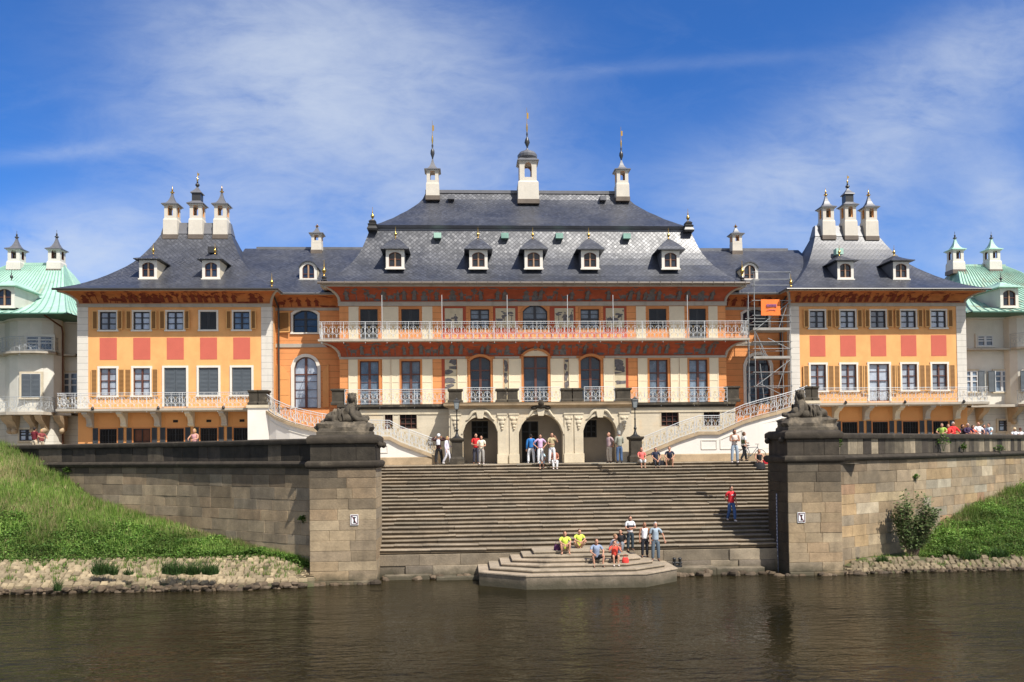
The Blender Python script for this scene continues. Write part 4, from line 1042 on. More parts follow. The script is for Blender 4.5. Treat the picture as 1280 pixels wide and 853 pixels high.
    person(775,676,0,1.66,'dark-haired woman in a black top sitting behind the youth in grey','sit',-20,('front','front'),BLK,'short',(.2,.22,.25),hair=DARKH,hairstyle='long',drop=.2,group=GP,loc=sp(776.5,5,-14.4),lean=.1)
    person(788,692,0,1.60,'person in a white shirt and dark waistcoat standing on the stage','stand',10,('front','fold'),(.68,.68,.7),'short',(.03,.045,.06),hair=(.06,.03,.02),hairstyle='bob',vest=(.04,.04,.05),group=GP,loc=sp(788,4,-14.55))
    person(806,695,0,1.60,'woman in a white sleeveless top, dark trousers and sunglasses','stand',0,('down','down'),(.8,.8,.82),'none',(.02,.022,.03),hair=(.2,.12,.07),hairstyle='bob',skin_=m_skin2,group=GP,loc=sp(806,2,-14.75))
    o,w,p=person(819.5,700,0,1.76,'tall grey-haired man in a grey-blue shirt and grey trousers, hands low','stand',0,('down','side'),(.33,.40,.46),'short',(.10,.13,.16),hair=GREYH,spread=1.1,group=GP,loc=sp(819.5,1,-15.0))
    backpack(w,p,(.05,.06,.08),'dark backpack on the grey-haired man')
    # behind the river walls
    def wallman(px,Y,h,label,**kw): 
        path=LPATH if px<640 else RPATH; best=None
        for i in range(400):   # stand close behind the parapet
            q=path.at(path.L*i/400,-Y); X=at(px,545,q.y).x
            if best is None or abs(X-q.x)<best[0]: best=(abs(X-q.x),q)
        q=best[1]; person(px,0,0,h,label,'stand',kw.pop('turn',0),kw.pop('arms',('rail','rail')),loc=(q.x,q.y,kw.pop('z',5.5)),group=GW,**kw)
    wallman(42.5,.75,1.6,'person in a maroon top sitting on the left end of the wall with a backpack',turn=165,top=(.12,.012,.02),hair=DARKH,z=5.95,arms=('front','front'))
    wallman(52,.7,1.5,'blond person in a maroon top at the left end of the wall',turn=60,top=(.22,.05,.05),hair=BLOND,hairstyle='bob',z=5.92)
    wallman(244,.8,1.68,'blond woman in a pink top leaning on the wall below the closed shutters',turn=-15,top=(.55,.28,.28),sleeve='none',hair=BLOND,hairstyle='bob')
    R_=[(1178,1.62,'person in a green and yellow top at the left end of the crowd',(.35,.5,.1),'short',BROWN,'bob',-40),
        (1186,1.58,'person in a red top turned left in the crowd',(.7,.06,.05),'long',(.2,.1,.05),'short',-30),
        (1191.5,1.74,'grey-haired man in a red shirt in the crowd',(.72,.04,.04),'long',GREYH,'short',10),
        (1203,1.6,'dark-haired person in black leaning on the wall',(.03,.02,.025),'long',DARKH,'bob',20),
        (1210,1.66,'fair-haired person in dark purple leaning on the wall',(.05,.03,.07),'long',(.45,.38,.3),'short',0),
        (1216,1.56,'person in orange-red close to the man in white',(.68,.14,.08),'short',BROWN,'bob',15),
        (1222.5,1.76,'bald man in a white T-shirt',(.82,.82,.83),'short',GREYH,'bald',0),
        (1230,1.62,'dark-haired person half hidden behind the light blue shirt',(.1,.1,.16),'long',DARKH,'bob',-20),
        (1236.5,1.72,'dark-haired man in a light blue shirt turned away',(.55,.68,.74),'short',DARKH,'short',-70)]
    for px,h,lab,c,sl,hr,hs,tn in R_: 
        wallman(px,.75+.3*(px%2),h,lab,top=c,sleeve=sl,hair=hr,hairstyle=hs,turn=tn)
    for px,lab,c,ht in ((1268,'person in white with a straw sun hat at the right edge',(.75,.76,.8),(.62,.48,.3)),(1275,'person in white with a dark cap at the right edge',(.78,.75,.75),(.12,.06,.05))):
        wallman(px,.8,1.5,lab,top=c,hat=(ht,'brim' if px<1270 else 'cap'),z=5.45)
everybody()
# ------------------------------------------------------------------ statues
def sphinx(sg):
    """reclining figure facing the other pier"""
    x0,x1=(LP0,LP1) if sg<0 else (RP0,RP1); zb=6.66; yc=PY+1.1
    d=1 if sg<0 else -1
    cx=(at(432,540,yc).x if sg<0 else at(1008,540,yc).x)
    lab='blackened stone sphinx lying on the left pier, crowned head turned to the viewer' if sg<0 else 'blackened stone sphinx lying on the right pier beside the railing'
    # skeleton: 0-3 trunk, chest, neck; limbs lie along the rock
    pts=[(-.92,0,.98),(-.5,.02,1.02),(-.1,0,1.0),(.2,-.02,1.12),(.3,-.05,1.42),(.33,-.08,1.66),
         (-.8,-.3,.86),(-.38,-.42,.9),(-.55,-.5,.66),(-.2,-.55,.64),(-.8,.3,.86),(-.35,.38,.85),
         (.36,-.28,1.3),(.42,-.42,.98),(.7,-.42,.78),(1.08,-.4,.76),(1.2,-.42,.72),(.42,.24,1.3),(.56,.34,.98),(.86,.34,.86),(1.2,.3,.88),(-1.1,.1,.8),(-1.2,-.2,.7),(-.95,-.5,.66)]
    ed=[(0,1),(1,2),(2,3),(3,4),(4,5),(0,6),(6,7),(7,8),(8,9),(0,10),(10,11),(4,12),(12,13),(13,14),(14,15),(15,16),(4,17),(17,18),(18,19),(19,20),(0,21),(21,22),(22,23)]
    rad=[.33,.34,.33,.34,.26,.14,.27,.25,.15,.12,.26,.22,.19,.18,.15,.135,.1,.18,.17,.14,.12,.08,.06,.05]
    V_,F_=skin(pts,ed,rad,2)
    s=.9
    def wpt(v):
        n=mnoise.fractal(Vector(v)*4.0,1,2,4)*.03
        return (cx+d*v[0]*s,yc+v[1]*s,zb+(v[2]-.02)*s+n)
    T=MB(); T.add([wpt(v) for v in V_],F_)
    hm=MB(); hm.sph((.34,-.16,1.9),(.16,.17,.21),14,10); hm.sph((.34,-.04,1.95),(.24,.23,.23),14,9)
    hm.tube([(.34,-.32,1.94),(.34,-.36,1.88),(.34,-.32,1.86)],[.015,.03,.02],6)
    for k in range(9):
        a=2*pi*k/9; hm.tube([(.34+.19*cos(a),-.04+.18*sin(a),2.08),(.34+.21*cos(a),-.04+.2*sin(a),2.17)],[.06,.025],5)
    hm.sph((.34,.06,1.72),(.25,.2,.32),12,9); hm.sph((.33,-.03,1.5),(.3,.24,.22),12,8)
    for e in(-1,1): hm.tube([(.34+e*.17,-.06,1.9),(.34+e*.2,-.1,1.7),(.34+e*.17,-.18,1.52)],[.08,.08,.05],7)
    # a cloth lies over the back and hangs to the rock
    L=[]
    for i in range(9):
        t=i/8; x=-.55+.5*t; L.append([(x+.05*sin(6*u+i),-.02-.5*sin(u*1.57)-.03*sin(i*2.4),1.36-.62*u*u+.02*sin(i*1.9)) for u in [j/7 for j in range(8)]])
    hm.loft(L,closed=False)
    for q,r in (((.55,-.12,.98),(.3,.3,.3)),((.75,.0,.82),(.4,.36,.14)),((-.5,-.1,.85),(.5,.46,.3)),((.1,-.25,.85),(.45,.3,.25))): hm.sph(q,r,12,8)
    for i in range(0,9,2): hm.tube([(p[0],p[1]-.01,p[2]) for p in L[i]],[.03,.05,.06,.06,.06,.06,.05,.03],6)
    T.add([wpt(v) for v in hm.v],hm.f)
    base=MB(); rnd=random.Random(2)
    rings=[]
    for z,ex,ey in ((.0,1.3,.86),(.14,1.29,.85),(.17,1.24,.8),(.32,1.26,.76),(.48,1.2,.72),(.6,1.02,.6)):
        R_=[]
        for i in range(40):
            a=2*pi*i/40; q=max(abs(cos(a)),abs(sin(a))); n=(mnoise.noise(Vector((cos(a)*3,sin(a)*3,z*5)))*.2 if z>.18 else 0)
            R_.append((cx+d*ex*(cos(a)/q*.72+cos(a)*.28)*(1+n),yc+ey*(sin(a)/q*.72+sin(a)*.28)*(1+n),zb+z+n*.3))
        rings.append(R_ if d>0 else R_[::-1])
    base.loft(rings,cap0=True,cap1=True)
    E=thing('sphinx_statue',(cx,yc,zb),lab,'statue','sphinxes on the piers')
    T.build('figure',m_statue,E,smooth=70); base.build('rock_base',m_statue,E,smooth=30)

def lamp(px,label):
    Y=-4.25; b=atz(px,578.5,ZL); x=at(px,578,Y).x
    T=thing('lamp_post',(x,Y,ZL),label,'street lamp','lamps beside the porch')
    mb=MB(); mb.lathe([(.42,0),(.42,.34),(.36,.4),(.33,.46),(.33,1.32),(.4,1.36),(.44,1.44),(.44,1.52)],(x,Y,ZL),4,sq=True); mb.build('pedestal',m_pedst,T,bevel=.012)
    mb=MB(); mb.lathe([(.34,0),(.24,.06),(.13,.14),(.08,.26),(.05,.42)],(x,Y,ZL+1.52),12)
    mb.lathe([(.06,.4),(.1,.5),(.05,.58),(.04,1.0),(.07,1.04),(.035,1.1),(.03,1.6),(.07,1.64),(.04,1.7)],(x,Y,ZL+1.52),10)
    mb.bar((x-.2,Y,ZL+3.1),(x+.2,Y,ZL+3.1),.02,.02); mb.build('post',m_black,T,smooth=50)
    mb=MB(); mb.lathe([(.08,0),(.11,.05),(.16,.46)],(x,Y,ZL+3.2),4,0,sq=True); mb.lathe([(.2,.461),(.15,.54),(.06,.62),(.02,.7)],(x,Y,ZL+3.2),4,1,sq=True); 
    for sx in(-1,1):
        for sy in(-1,1): mb.bar((x+sx*.115,Y+sy*.115,ZL+3.25),(x+sx*.165,Y+sy*.165,ZL+3.66),.02,.02,1)
    mb.build('lantern',[cloth((.22,.24,.24),'lantern_glass'),m_black],T)

def sign(px,py,Y,label,grp):
    c=at(px,py,Y); w,h=.175,.235; T=thing('mooring_sign',(c.x,Y,c.z-h),label,'sign',grp)
    mb=MB(); mb.box(c.x-w,c.x+w,Y-.03,Y,c.z-h,c.z+h); b=mb.build('board',cloth((.8,.8,.8),'enamel'),T)
    mb=MB(); y=Y-.032
    def o(w_,h_): return [(c.x-w_,c.z-h_),(c.x-w_,c.z+h_),(c.x+w_,c.z+h_),(c.x+w_,c.z-h_)]
    ring(mb,o(w-.055,h-.06),o(w-.022,h-.026),y-.004,y,closed=True); mb.build('dark_red_border',cloth((.06,.015,.02),'enamel'),T)
    mb=MB()
    mb.prism([(c.x-.075,c.z+.13),(c.x+.075,c.z+.13),(c.x+.07,c.z+.1),(c.x+.03,c.z+.07),(c.x+.035,c.z-.08),(c.x+.085,c.z-.11),(c.x+.085,c.z-.135),(c.x-.06,c.z-.135),(c.x-.035,c.z-.08),(c.x-.03,c.z+.07),(c.x-.07,c.z+.1)],y-.006,y)
    mb.build('bollard_symbol',m_black,T)
    mb=MB(); mb.prism([(c.x-.12,c.z+.175),(c.x-.09,c.z+.175),(c.x+.12,c.z-.175),(c.x+.09,c.z-.175)],y-.009,y-.0065); mb.build('diagonal_bar',cloth((.16,.02,.025),'enamel'),T)

def scaffold():
    T=thing('scaffold',(15.8,-.4,ZT),'grey tube scaffolding tower with plank decks against the right link wing','scaffold')
    Y0,Y1=-.95,.35; xl,xr=ax(943.5,Y0,420),ax(988,Y0,420)
    zt=az(340,Y0,960); zb=ZT
    mtube=MATS['scaffold_tube']
    for x in (xl,xr):
        for y in (Y0,Y1):
            mb=MB(); mb.tube([(x,y,zb),(x,y,zt if (y==Y0) else zt-1.6)],.028,7); mb.build('standard',mtube,T)
    xo=ax(938,Y0,420); mb=MB(); mb.tube([(xo,Y0+.3,zb),(xo,Y0+.3,az(365,Y0,960))],.03,7); mb.build('standard',mtube,T)
    lv=[az(y,Y0,965) for y in (340.5,349.5,357,376,394.5,402.5,427.5,436,465.5,483)]
    mb=MB()
    for i,z in enumerate(lv):
        mb.tube([(xl-.15,Y0-.05,z),(xr+.1,Y0-.05,z)],.020,6)
        if i>3: mb.tube([(xl-.15,Y1,z),(xr+.1,Y1,z)],.019,6)
        for x in (xl,xr): mb.tube([(x,Y0-.1,z+.03),(x,Y1 if i>2 else Y0+.5,z+.03)],.019,6)
    mb.build('ledger',mtube,T)
    mb=MB()
    for a,b in (((943.5,413),(988,377)),((943.5,484),(988,450)),((984,380),(973,412)),((984,450),(972,486)),((944,415),(960,448)),((950,480),(990,500)),((960,423),(988,437)),((950,455),(955,498))):
        mb.tube([tuple(at(*a,Y0-.03)),tuple(at(*b,Y0+.03))],.026,6)
    mb.build('brace',mtube,T)
    for y in (411.5,447):
        z=az(y,Y0,965); mb=MB()
        for k in range(4): mb.box(xl-.1,xr+.05,Y0+.05+k*.3,Y0+.34+k*.3,z-.05,z)
        mb.box(xl-.1,xr+.05,Y0-.02,Y0+.03,z-.07,z+.09); mb.build('plank_deck',MATS['grey_planks'],T)
    mb=MB()
    for k in range(6):
        t=k/6; a=at(944+1.5,417,Y0+.2).lerp(at(957,447,Y0+.2),t); mb.tube([a,a+Vector((.0,.35,0))],.02,5)
    for o in (0,.35): mb.tube([at(945.5,417,Y0+.2)+Vector((0,o,0)),at(957,447,Y0+.2)+Vector((0,o,0))],.022,6)
    mb.build('ladder',mtube,T)
    # banner hung on the tower
    a,b=at(951,374.5,Y0-.09),at(975.5,394.5,Y0-.09)
    mb=MB(); n=8; y=Y0-.1; R_=[]
    for j in range(4): R_.append([(a.x+(b.x-a.x)*i/n,y-.02*sin(i*1.3+j),a.z+(b.z-a.z)*j/3) for i in range(n+1)])
    mb.loft(R_,closed=False); q=mb.build('banner',cloth((.85,.20,.045),'tarpaulin'),smooth=60,origin=((a.x+b.x)/2,y,b.z)); tag(q,'bright orange banner with small purple print hung on the scaffolding','banner')
    mb=MB(); rnd=random.Random(6)
    for r,(zz,h,x0,x1) in enumerate(((.36,.11,.28,.74),(.46,.035,.28,.76),(.66,.03,.3,.76))):
        x=a.x+(b.x-a.x)*x0
        while x<a.x+(b.x-a.x)*x1:
            w=rnd.uniform(.03,.09); z=a.z+(b.z-a.z)*zz; mb.box(x,x+w,y-.05,y-.025,z-h*.5,z+h*.5); x+=w+.02
    mb.build('banner_print',cloth((.25,.10,.22),'print'),q)

def bicycle():
    x=at(945,575,-4.3).x; Y=-4.35; z=ZL; T=thing('bicycle',(x,Y,z),'bicycle standing behind the cyclist in black shorts','bicycle')
    wx=(at(918,570,Y).x+.1,at(951.5,570,Y).x-.05); wx=(wx[1]-1.04,wx[1]); r=.335
    for q in wx:
        mb=MB(); mb.tube([(q+r*cos(2*pi*i/28),Y,z+r+r*sin(2*pi*i/28)) for i in range(28)],.018,6,closed=True); w=mb.build('wheel',m_black,T)
        mb=MB()
        for i in range(14): a=2*pi*i/14; mb.tube([(q,Y,z+r),(q+r*cos(a),Y,z+r+r*sin(a))],.004,3)
        mb.sph((q,Y,z+r),.035,8,5); mb.build('spokes',MATS['scaffold_tube'],w)
    a,b=wx; bb=(a+.44,Y,z+.29); st=(a+.3,Y,z+.8); hd=(b-.16,Y,z+.82)
    mb=MB(); 
    for p,q in ((bb,st),(st,hd),(bb,hd),(bb,(a,Y,z+r)),(st,(a,Y,z+r)),(hd,(b,Y,z+r))): mb.tube([p,q],.018,6)
    mb.build('frame',cloth((.05,.09,.13),'paint'),T)
    mb=MB(); mb.sph((st[0]-.02,Y,z+.93),(.13,.07,.035),10,6); mb.tube([st,(st[0]-.02,Y,z+.92)],.014,5); mb.build('saddle',m_black,T)
    mb=MB(); mb.tube([hd,(hd[0]+.02,Y,z+.98)],.015,5); mb.tube([(hd[0]-.04,Y-.28,z+1.0),(hd[0]+.05,Y-.1,z+1.0),(hd[0]+.05,Y+.1,z+1.0),(hd[0]-.04,Y+.28,z+1.0)],.014,6); mb.build('handlebar',m_black,T)

def bag(loc,c,label,s=1,cat='bag'):
    x,y,z=loc; mb=MB(); R_=[]
    for zz,w,d in ((0,.17,.1),(.06,.19,.12),(.18,.17,.1),(.28,.13,.05)): R_.append([(x+s*w*cos(a)*(1+.06*sin(3*a)),y+s*d*sin(a),z+s*zz) for a in [2*pi*i/12 for i in range(12)]])
    mb.loft(R_,cap0=True,cap1=True); o=mb.build('bag',cloth(c),smooth=60,origin=loc); tag(o,label,cat)
    mb=MB(); mb.tube([(x-s*.1,y,z+s*.26),(x-s*.07,y,z+s*.42),(x+s*.07,y,z+s*.42),(x+s*.1,y,z+s*.26)],.013*s,5); mb.build('handle',cloth(tuple(v*.6 for v in c)),o)

def misc():
    mat('scaffold_tube',(.26,.27,.27),rough=.5,var=.2); mat('grey_planks',(.33,.31,.28),rough=.8,var=.2)
    sphinx(-1); sphinx(1)
    lamp(571.5,'black lantern on a stone pedestal left of the porch'); lamp(794.5,'black lantern on a stone pedestal right of the porch')
    sign(443,650,PY-.045,'white no-mooring sign with a bollard symbol on the left pier','no-mooring signs'); sign(1001.5,647,PY-.045,'white no-mooring sign with a bollard symbol on the right pier','no-mooring signs')
    scaffold(); bicycle()
    bag((at(957,585,-5.45).x,-5.5,ZL-.171+.0),(.62,.03,.05),'red shoulder bag beside the woman in black by the right pier',1.1)
    bag((at(697,690,-15.0).x,-14.9,.60+5*.142-.0),(.10,.03,.09),'purple bag on the landing stage beside the yellow shirts',.9)
    bag((at(826,578,-5.05).x,-5.35,ZL-.171),(.02,.02,.025),'black bag between the seated navy person and the crouching man',1.0)
    bag((at(779,703,-15.9).x,-16.4,.60+2*.142),(.65,.05,.04),'red cloth bag beside the woman in red at the water',.85)
    # water gauge on the shaded side of the right pier
    x=RP0-.03; y=PY+1.25; zt,zb=at(973,617,y).z,at(973,716,y).z
    T=thing('water_gauge',(x,y,zb),'slim blue and white water gauge on the dark side of the right pier','water gauge')
    mb=MB(); mb.box(x-.02,x,y-.06,y+.06,zb,zt); mb.build('backing_strip',cloth((.16,.18,.24),'enamel'),T)
    mb=MB(); n=26
    for i in range(n): z=zb+(zt-zb)*(i+.2)/n; mb.box(x-.024,x-.0205,y-(.05 if i%2 else .0),y+(.0 if i%2 else .05),z,z+(zt-zb)/n*.55)
    mb.build('scale_marks',cloth((.7,.7,.75),'enamel'),T)
    # mooring bollard at the foot of the steps
    b=at(848,692,-14.6); z=.36
    T=thing('mooring_bollard',(b.x,-14.35,z),'black two-horned mooring bollard right of the landing stage','bollard')
    mb=MB(); mb.box(b.x-.2,b.x+.2,-14.5,-14.2,z-.02,z+.08); mb.tube([(b.x-.22,-14.35,z+.2),(b.x+.22,-14.35,z+.2)],.06,8); mb.build('base',m_black,T)
    for s in(-1,1): mb=MB(); mb.lathe([(.08,0),(.07,.15),(.07,.28),(.1,.32),(.05,.38)],(b.x+s*.13,-14.35,z+.06),10); mb.build('horn',m_black,T,smooth=50)
    # iron ring in the wall
    c=at(1037,653,-14.0)
# ------------------------------------------------------------------ central pavilion

def central():
    T=thing('central_pavilion',(0,0,ZL),'broad middle block of the orange palace with tall double slate roof and long white balcony','palace block')
    A,B_,C_=3.538,7.95,10.56; HW=12.42
    lo=[]; up=[]
    for s in (-1,1):
        lo+=[(s*A-.65,s*A+.65,ZT+.06,11.88,.24),(s*B_-.6,s*B_+.6,ZT+.06,11.64),(s*C_-.6,s*C_+.6,ZT+.06,11.64)]
        up+=[(s*A-.6,s*A+.6,13.68,14.92),(s*B_-.57,s*B_+.57,13.66,14.94),(s*C_-.55,s*C_+.55,12.9,14.94)]
    lo.append((-.78,.78,ZT+.06,11.88)); up.append((-.79,.79,13.64,15.2,.42))
    mb=MB(); wall(mb,-HW,HW,ZT-.3,11.92,0,lo,mr=1); wall(mb,-HW,HW,12.7,15.4,0,up,mr=1)
    for s in (-1,1): mb.add([(s*HW,0,ZL),(s*HW,11.6,ZL),(s*HW,11.6,15.4),(s*HW,0,15.4)],[(0,1,2,3)])
    mb.add([(-HW,0,11.92),(HW,0,11.92),(HW,0,12.7),(-HW,0,12.7)],[(0,1,2,3)])
    mb.build('wall',[m_link,m_winor],T)
    # coves with their painted friezes
    mb=MB(); mb.rects(cove_levels(-HW,HW,0,11.6,15.40,16.12,1.3,.72)); c=mb.build('upper_cove',m_frieze,T,smooth=40)
    paint_frieze('frieze_painting',c,-HW+.1,HW-.1,cove_map(0,15.40,16.12,1.3),.95,m_figgrey,3,(.4,.75))
    mb=MB(); mb.rects(cove_levels(-HW,HW,0,3,11.92,12.68,1.18,.95)); c=mb.build('lower_cove',m_frieze,T,smooth=40)
    paint_frieze('frieze_painting',c,-HW+.1,HW-.1,cove_map(0,11.92,12.68,1.18),.85,m_figgrey,9,(.4,.8))
    mb=MB()
    mb.box(-HW-.07,HW+.07,-.07,.0,15.14,15.36); mb.box(-HW-.1,HW+.1,-.1,0,15.362,15.40)
    mb.rects([(-HW-.95,HW+.95,-1.32,12,16.12),(-HW-.95,HW+.95,-1.34,12,16.24),(-HW-1.0,HW+1.0,-1.42,12,16.36)],cap0=True)
    for x0,x1 in ((-HW,-4.5),(-2.6,-1.05),(1.05,2.6),(4.5,HW)): mb.box(x0-.02,x1+.02,-.06,-.002,11.76,11.9)
    # the corner of each cove shown as a pale rib
    for s in (-1,1):
        for z0,z1,o,sd in ((15.40,16.12,1.3,.72),(11.92,12.68,1.18,.95)):
            P=[]
            for i in range(9):
                t=pi/2*i/8; f=1-cos(t); P.append((s*(HW+sd*f)+s*.0,-o*f-.01,z0+(z1-z0)*sin(t)))
            mb.tube(P,.085,6)
    mb.build('cornice',m_grey,T)
    # windows and shutters of the terrace floor
    for s in (-1,1):
        w=win(T,s*A-.65,s*A+.65,ZT+.06,11.88,0,.24,.12,m_winor,m_sashbr,m_pane,1,(.72,),.07,sill=False,thin=(.3,.52))
        for X in (s*B_,s*C_):
            win(T,X-.6,X+.6,ZT+.06,11.64,0,0,.12,m_winor,m_sashbr,m_panem,1,(.7,),.07,sill=False,thin=(.35,.17,.52))
    win(T,-.78,.78,ZT+.06,11.88,0,0,.0,m_winor,m_sashbr,m_pane,1,(.76,),.07,sill=False,name='terrace_door')
    for X,hw_,top,cm in ((-A,.65,12.02,0),(A,.65,12.02,0),(0,.78,12.4,1)):
        mb=MB(); a=arch_pts(X-hw_-.14,X+hw_+.14,top,.34 if not cm else .42); b=arch_pts(X-hw_,X+hw_,top-.14,.28 if not cm else .34)
        ring(mb,b,a,-.3,0)
        if cm:
            mb.add([(x,-.2,z) for x,z in b]+[(hw_,-.2,11.9),(-hw_,-.2,11.9)],[tuple(range(15))],1)
            for s in (-1,1): mb.box(s*(hw_+.07)-.07,s*(hw_+.07)+.07,-.08,.01,ZT+.06,12.02)
        mb.build('arched_hood',[m_winor,m_cream],T)
    def px(a,b,Y=-.05): return ax(a,Y),ax(b,Y)
    for a,b in ((435.4,448),(477.7,488.3),(488.9,499.3),(527,540.5),(571.4,583.7),(616,629),(635.6,651.4),(688,704.6),(711,723.5),(754.3,767.9),(797.2,809.9),(838,848.6),(849.2,860),(885,898)):
        x0,x1=px(a,b); shutter(T,x0,x1,ZT+.1,11.74,-.01,m_creamshut,m_creamshut,louv=False)
    for a,b in ((556,570.7),(630,634.8),(705.2,710.6),(768.2,782)):
        x0,x1=px(a,b); mb=MB(); mb.box(x0,x1,-.02,.01,ZT+.1,11.72); o=mb.build('mural_panel',m_mural,T)
        mb=MB(); rnd=random.Random(int(a))
        for k in range(12):
            zc=rnd.uniform(9.4,11.6); cx=rnd.uniform(x0+.06,x1-.06)
            pts=[(max(x0,min(x1,p)),-.024-.0015*k,q) for p,q in ell(cx,zc,(x1-x0)*rnd.uniform(.3,.6),rnd.uniform(.06,.2),9,0,.3,rnd)]
            mb.add([(cx,-.024-.0015*k,zc)]+pts,[(0,i+1,(i+1)%9+1) for i in range(9)])
        mb.build('mural_painting',m_figgrey,o)
    for a,b in ((552,555.6),(782.4,785.2)):
        x0,x1=px(a,b); mb=MB(); mb.box(x0,x1,-.02,.01,ZT,11.75); mb.build('red_stripe',m_redfield,T)
    # windows of the balcony floor
    for s in (-1,1):
        win(T,s*A-.6,s*A+.6,13.68,14.92,0,0,.12,m_winor,m_sashb,m_panem,1,(.5,),.05,thin=(.25,.75),sill=False)
        for X,za,hw_,nm in ((s*B_,13.66,.57,'shuttered_window'),(s*C_,12.9,.55,'shuttered_door')):
            w=win(T,X-hw_,X+hw_,za,14.94,0,0,.1,m_winor,m_sashb,m_dark,1,(),.05,sill=False,name=nm)
            shutter(w,X-hw_+.02,X-.01,za+.02,14.92,.1,m_shutdark,m_shutdark); shutter(w,X+.01,X+hw_-.02,za+.02,14.92,.1,m_shutdark,m_shutdark)
    win(T,-.79,.79,13.64,15.2,0,.42,.14,m_winor,m_sashb,m_panem,1,(.42,),.05,sill=False,thin=(.2,.65))
    for a,b in ((436,449),(478,498.5),(528,541),(796,808),(837.5,856.5),(886.5,898)):
        x0,x1=px(a,b); mb=MB(); mb.box(x0,x1,-.03,.005,12.88,15.1); mb.build('cream_panel',m_cream,T)
    for (a,b),(c,d) in (((553.7,583),(556.5,579)),((617,648),(620,644.6)),((688,720),(694,717.6)),((755,784),(758,781))):
        x0,x1=px(a,b); mb=MB(); mb.box(x0,x1,-.03,.005,12.88,15.1); o=mb.build('red_panel',m_redfield,T)
        x0,x1=px(c,d); mb=MB(); mb.box(x0,x1,-.045,-.03,13.75,14.98); mb.build('mural_panel',m_mural,o)
        mb=MB(); rnd=random.Random(int(a)); x=x0+.25; 
        while x<x1-.1:
            sc=rnd.uniform(.6,.85); kd=rnd.choice(['figure','figure','tree','beast'])
            for k,poly in enumerate(figure_shapes(kd,rnd)):
                pts=[(max(x0+.03,min(x1-.03,x+p*sc)),-.047-.0012*k,14.02+q*sc) for p,q in poly]
                c_=[sum(t[i] for t in pts)/len(pts) for i in range(3)]
                mb.add([c_]+pts,[(0,i+1,(i+1)%len(pts)+1) for i in range(len(pts))])
            x+=rnd.uniform(.3,.5)
        mb.build('mural_painting',m_figgrey,o)
    # orange ornament band low on the middle of the balcony wall
    x0,x1=px(553.7,784); mb=MB(); mb.box(x0,x1,-.055,-.046,12.88,13.42); o=mb.build('painted_dado',m_redpanel,T)
    mb=MB(); x=x0+.3
    while x<x1-.2:
        pts=[(x+.2*cos(t)*.9,-.058,13.3-.3*sin(t)) for t in [pi*i/10 for i in range(11)]]
        mb.add(pts,[tuple(range(11))]); x+=.46
    mb.build('painted_swag',m_apricot,o)
    # balcony
    mb=MB(); mb.rects([(-13.42,13.42,-1.2,.3,12.69),(-13.54,13.54,-1.3,.3,12.74),(-13.54,13.54,-1.3,.3,12.86)],cap0=True,cap1=True)
    b=mb.build('balcony',m_grey,T)
    railing('railing',b,[(-13.45,-.05,12.86),(-13.45,-1.24,12.86),(13.45,-1.24,12.86),(13.45,-.05,12.86)],1.08,post=1.35,brace=False)
    for p in (478,553,634.6,710,767,860):
        X=ax(p,-1.24); mb=MB(); mb.tube([(X,-1.28,12.8),(X,-1.28,15.6)],.018,6); mb.build('awning_pole',m_iron,T)
    # roofs
    prof=[(0,16.38),(.2,16.64),(.34,17.0),(.48,17.47),(.6,17.86),(.72,18.38),(.80,18.8),(.86,19.2),(.92,19.68),(.96,20.02),(1,20.4)]
    L=[]
    for s,z in prof:
        hx=13.42+(10.68-13.42)*s; y=-1.52+3.12*s; L.append((-hx,hx,y,11.6-y,z))
    mb=MB(); mb.rects([(-13.42,13.42,-1.52,13.1,16.34),(-13.42,13.42,-1.52,13.1,16.38)],1,cap0=True); mb.rects(L,0,uv=True)
    mb.rects([(-10.68,10.68,1.6,10,20.4),(-10.62,10.62,1.62,10,20.44),(-10.62,10.62,1.62,10,20.52),(-10.5,10.5,1.52,10.2,20.56),(-10.45,10.45,1.40,10.3,20.70)],1,cap1=True)
    prof=[(0,20.70),(.03,20.75),(.14,21.02),(.24,21.3),(.36,21.62),(.49,22.05),(.62,22.45),(.745,22.9),(.85,23.3),(.93,23.7),(1,24.3)]
    L=[]
    for s,z in prof:
        hx=10.42+(7.15-10.42)*s; y=1.38+(5.8-1.38)*s; L.append((-hx,hx,y,11.6-y,z))
    mb.rects(L,0,uv=True,cap1=True); mb.box(-7.2,7.2,5.68,5.92,24.2,24.42,1)
    # snow guard along the eave
    for i in range(96): 
        x=-13.2+i*.278
        mb.box(x-.01,x+.01,-1.40,-1.37,16.42,16.50,1)
    R=mb.build('roof',[m_slate,m_lead],T)
    mb=MB(); mb.tube([(-13.5,-1.56,16.30),(13.5,-1.56,16.30)],.085,8)
    for i in range(40): x=-13.2+i*.677; mb.box(x-.012,x+.012,-1.66,-1.46,16.18,16.40,0)
    mb.build('gutter',m_gutter,T)
    for p in (494,598,667,737.5,838):
        X=ax(p,-.35,325); dormer(T,X,-.42,17.46,1.16,1.16,'bell',m_lead,dw=.12)
    for p in (547,631,699,783):
        X=ax(p,1.25,298); mb=MB(); mb.box(X-.24,X+.24,1.02,1.5,19.78,20.12); mb.build('roof_vent',m_copper2 if p!=547 else m_copper,T)
    for p in (564,753.5):
        X=ax(p,5.2,246); mb=MB(); mb.box(X-.22,X+.22,4.95,5.5,23.55,23.85); mb.build('roof_vent',m_lead,T)
    Yr=5.45
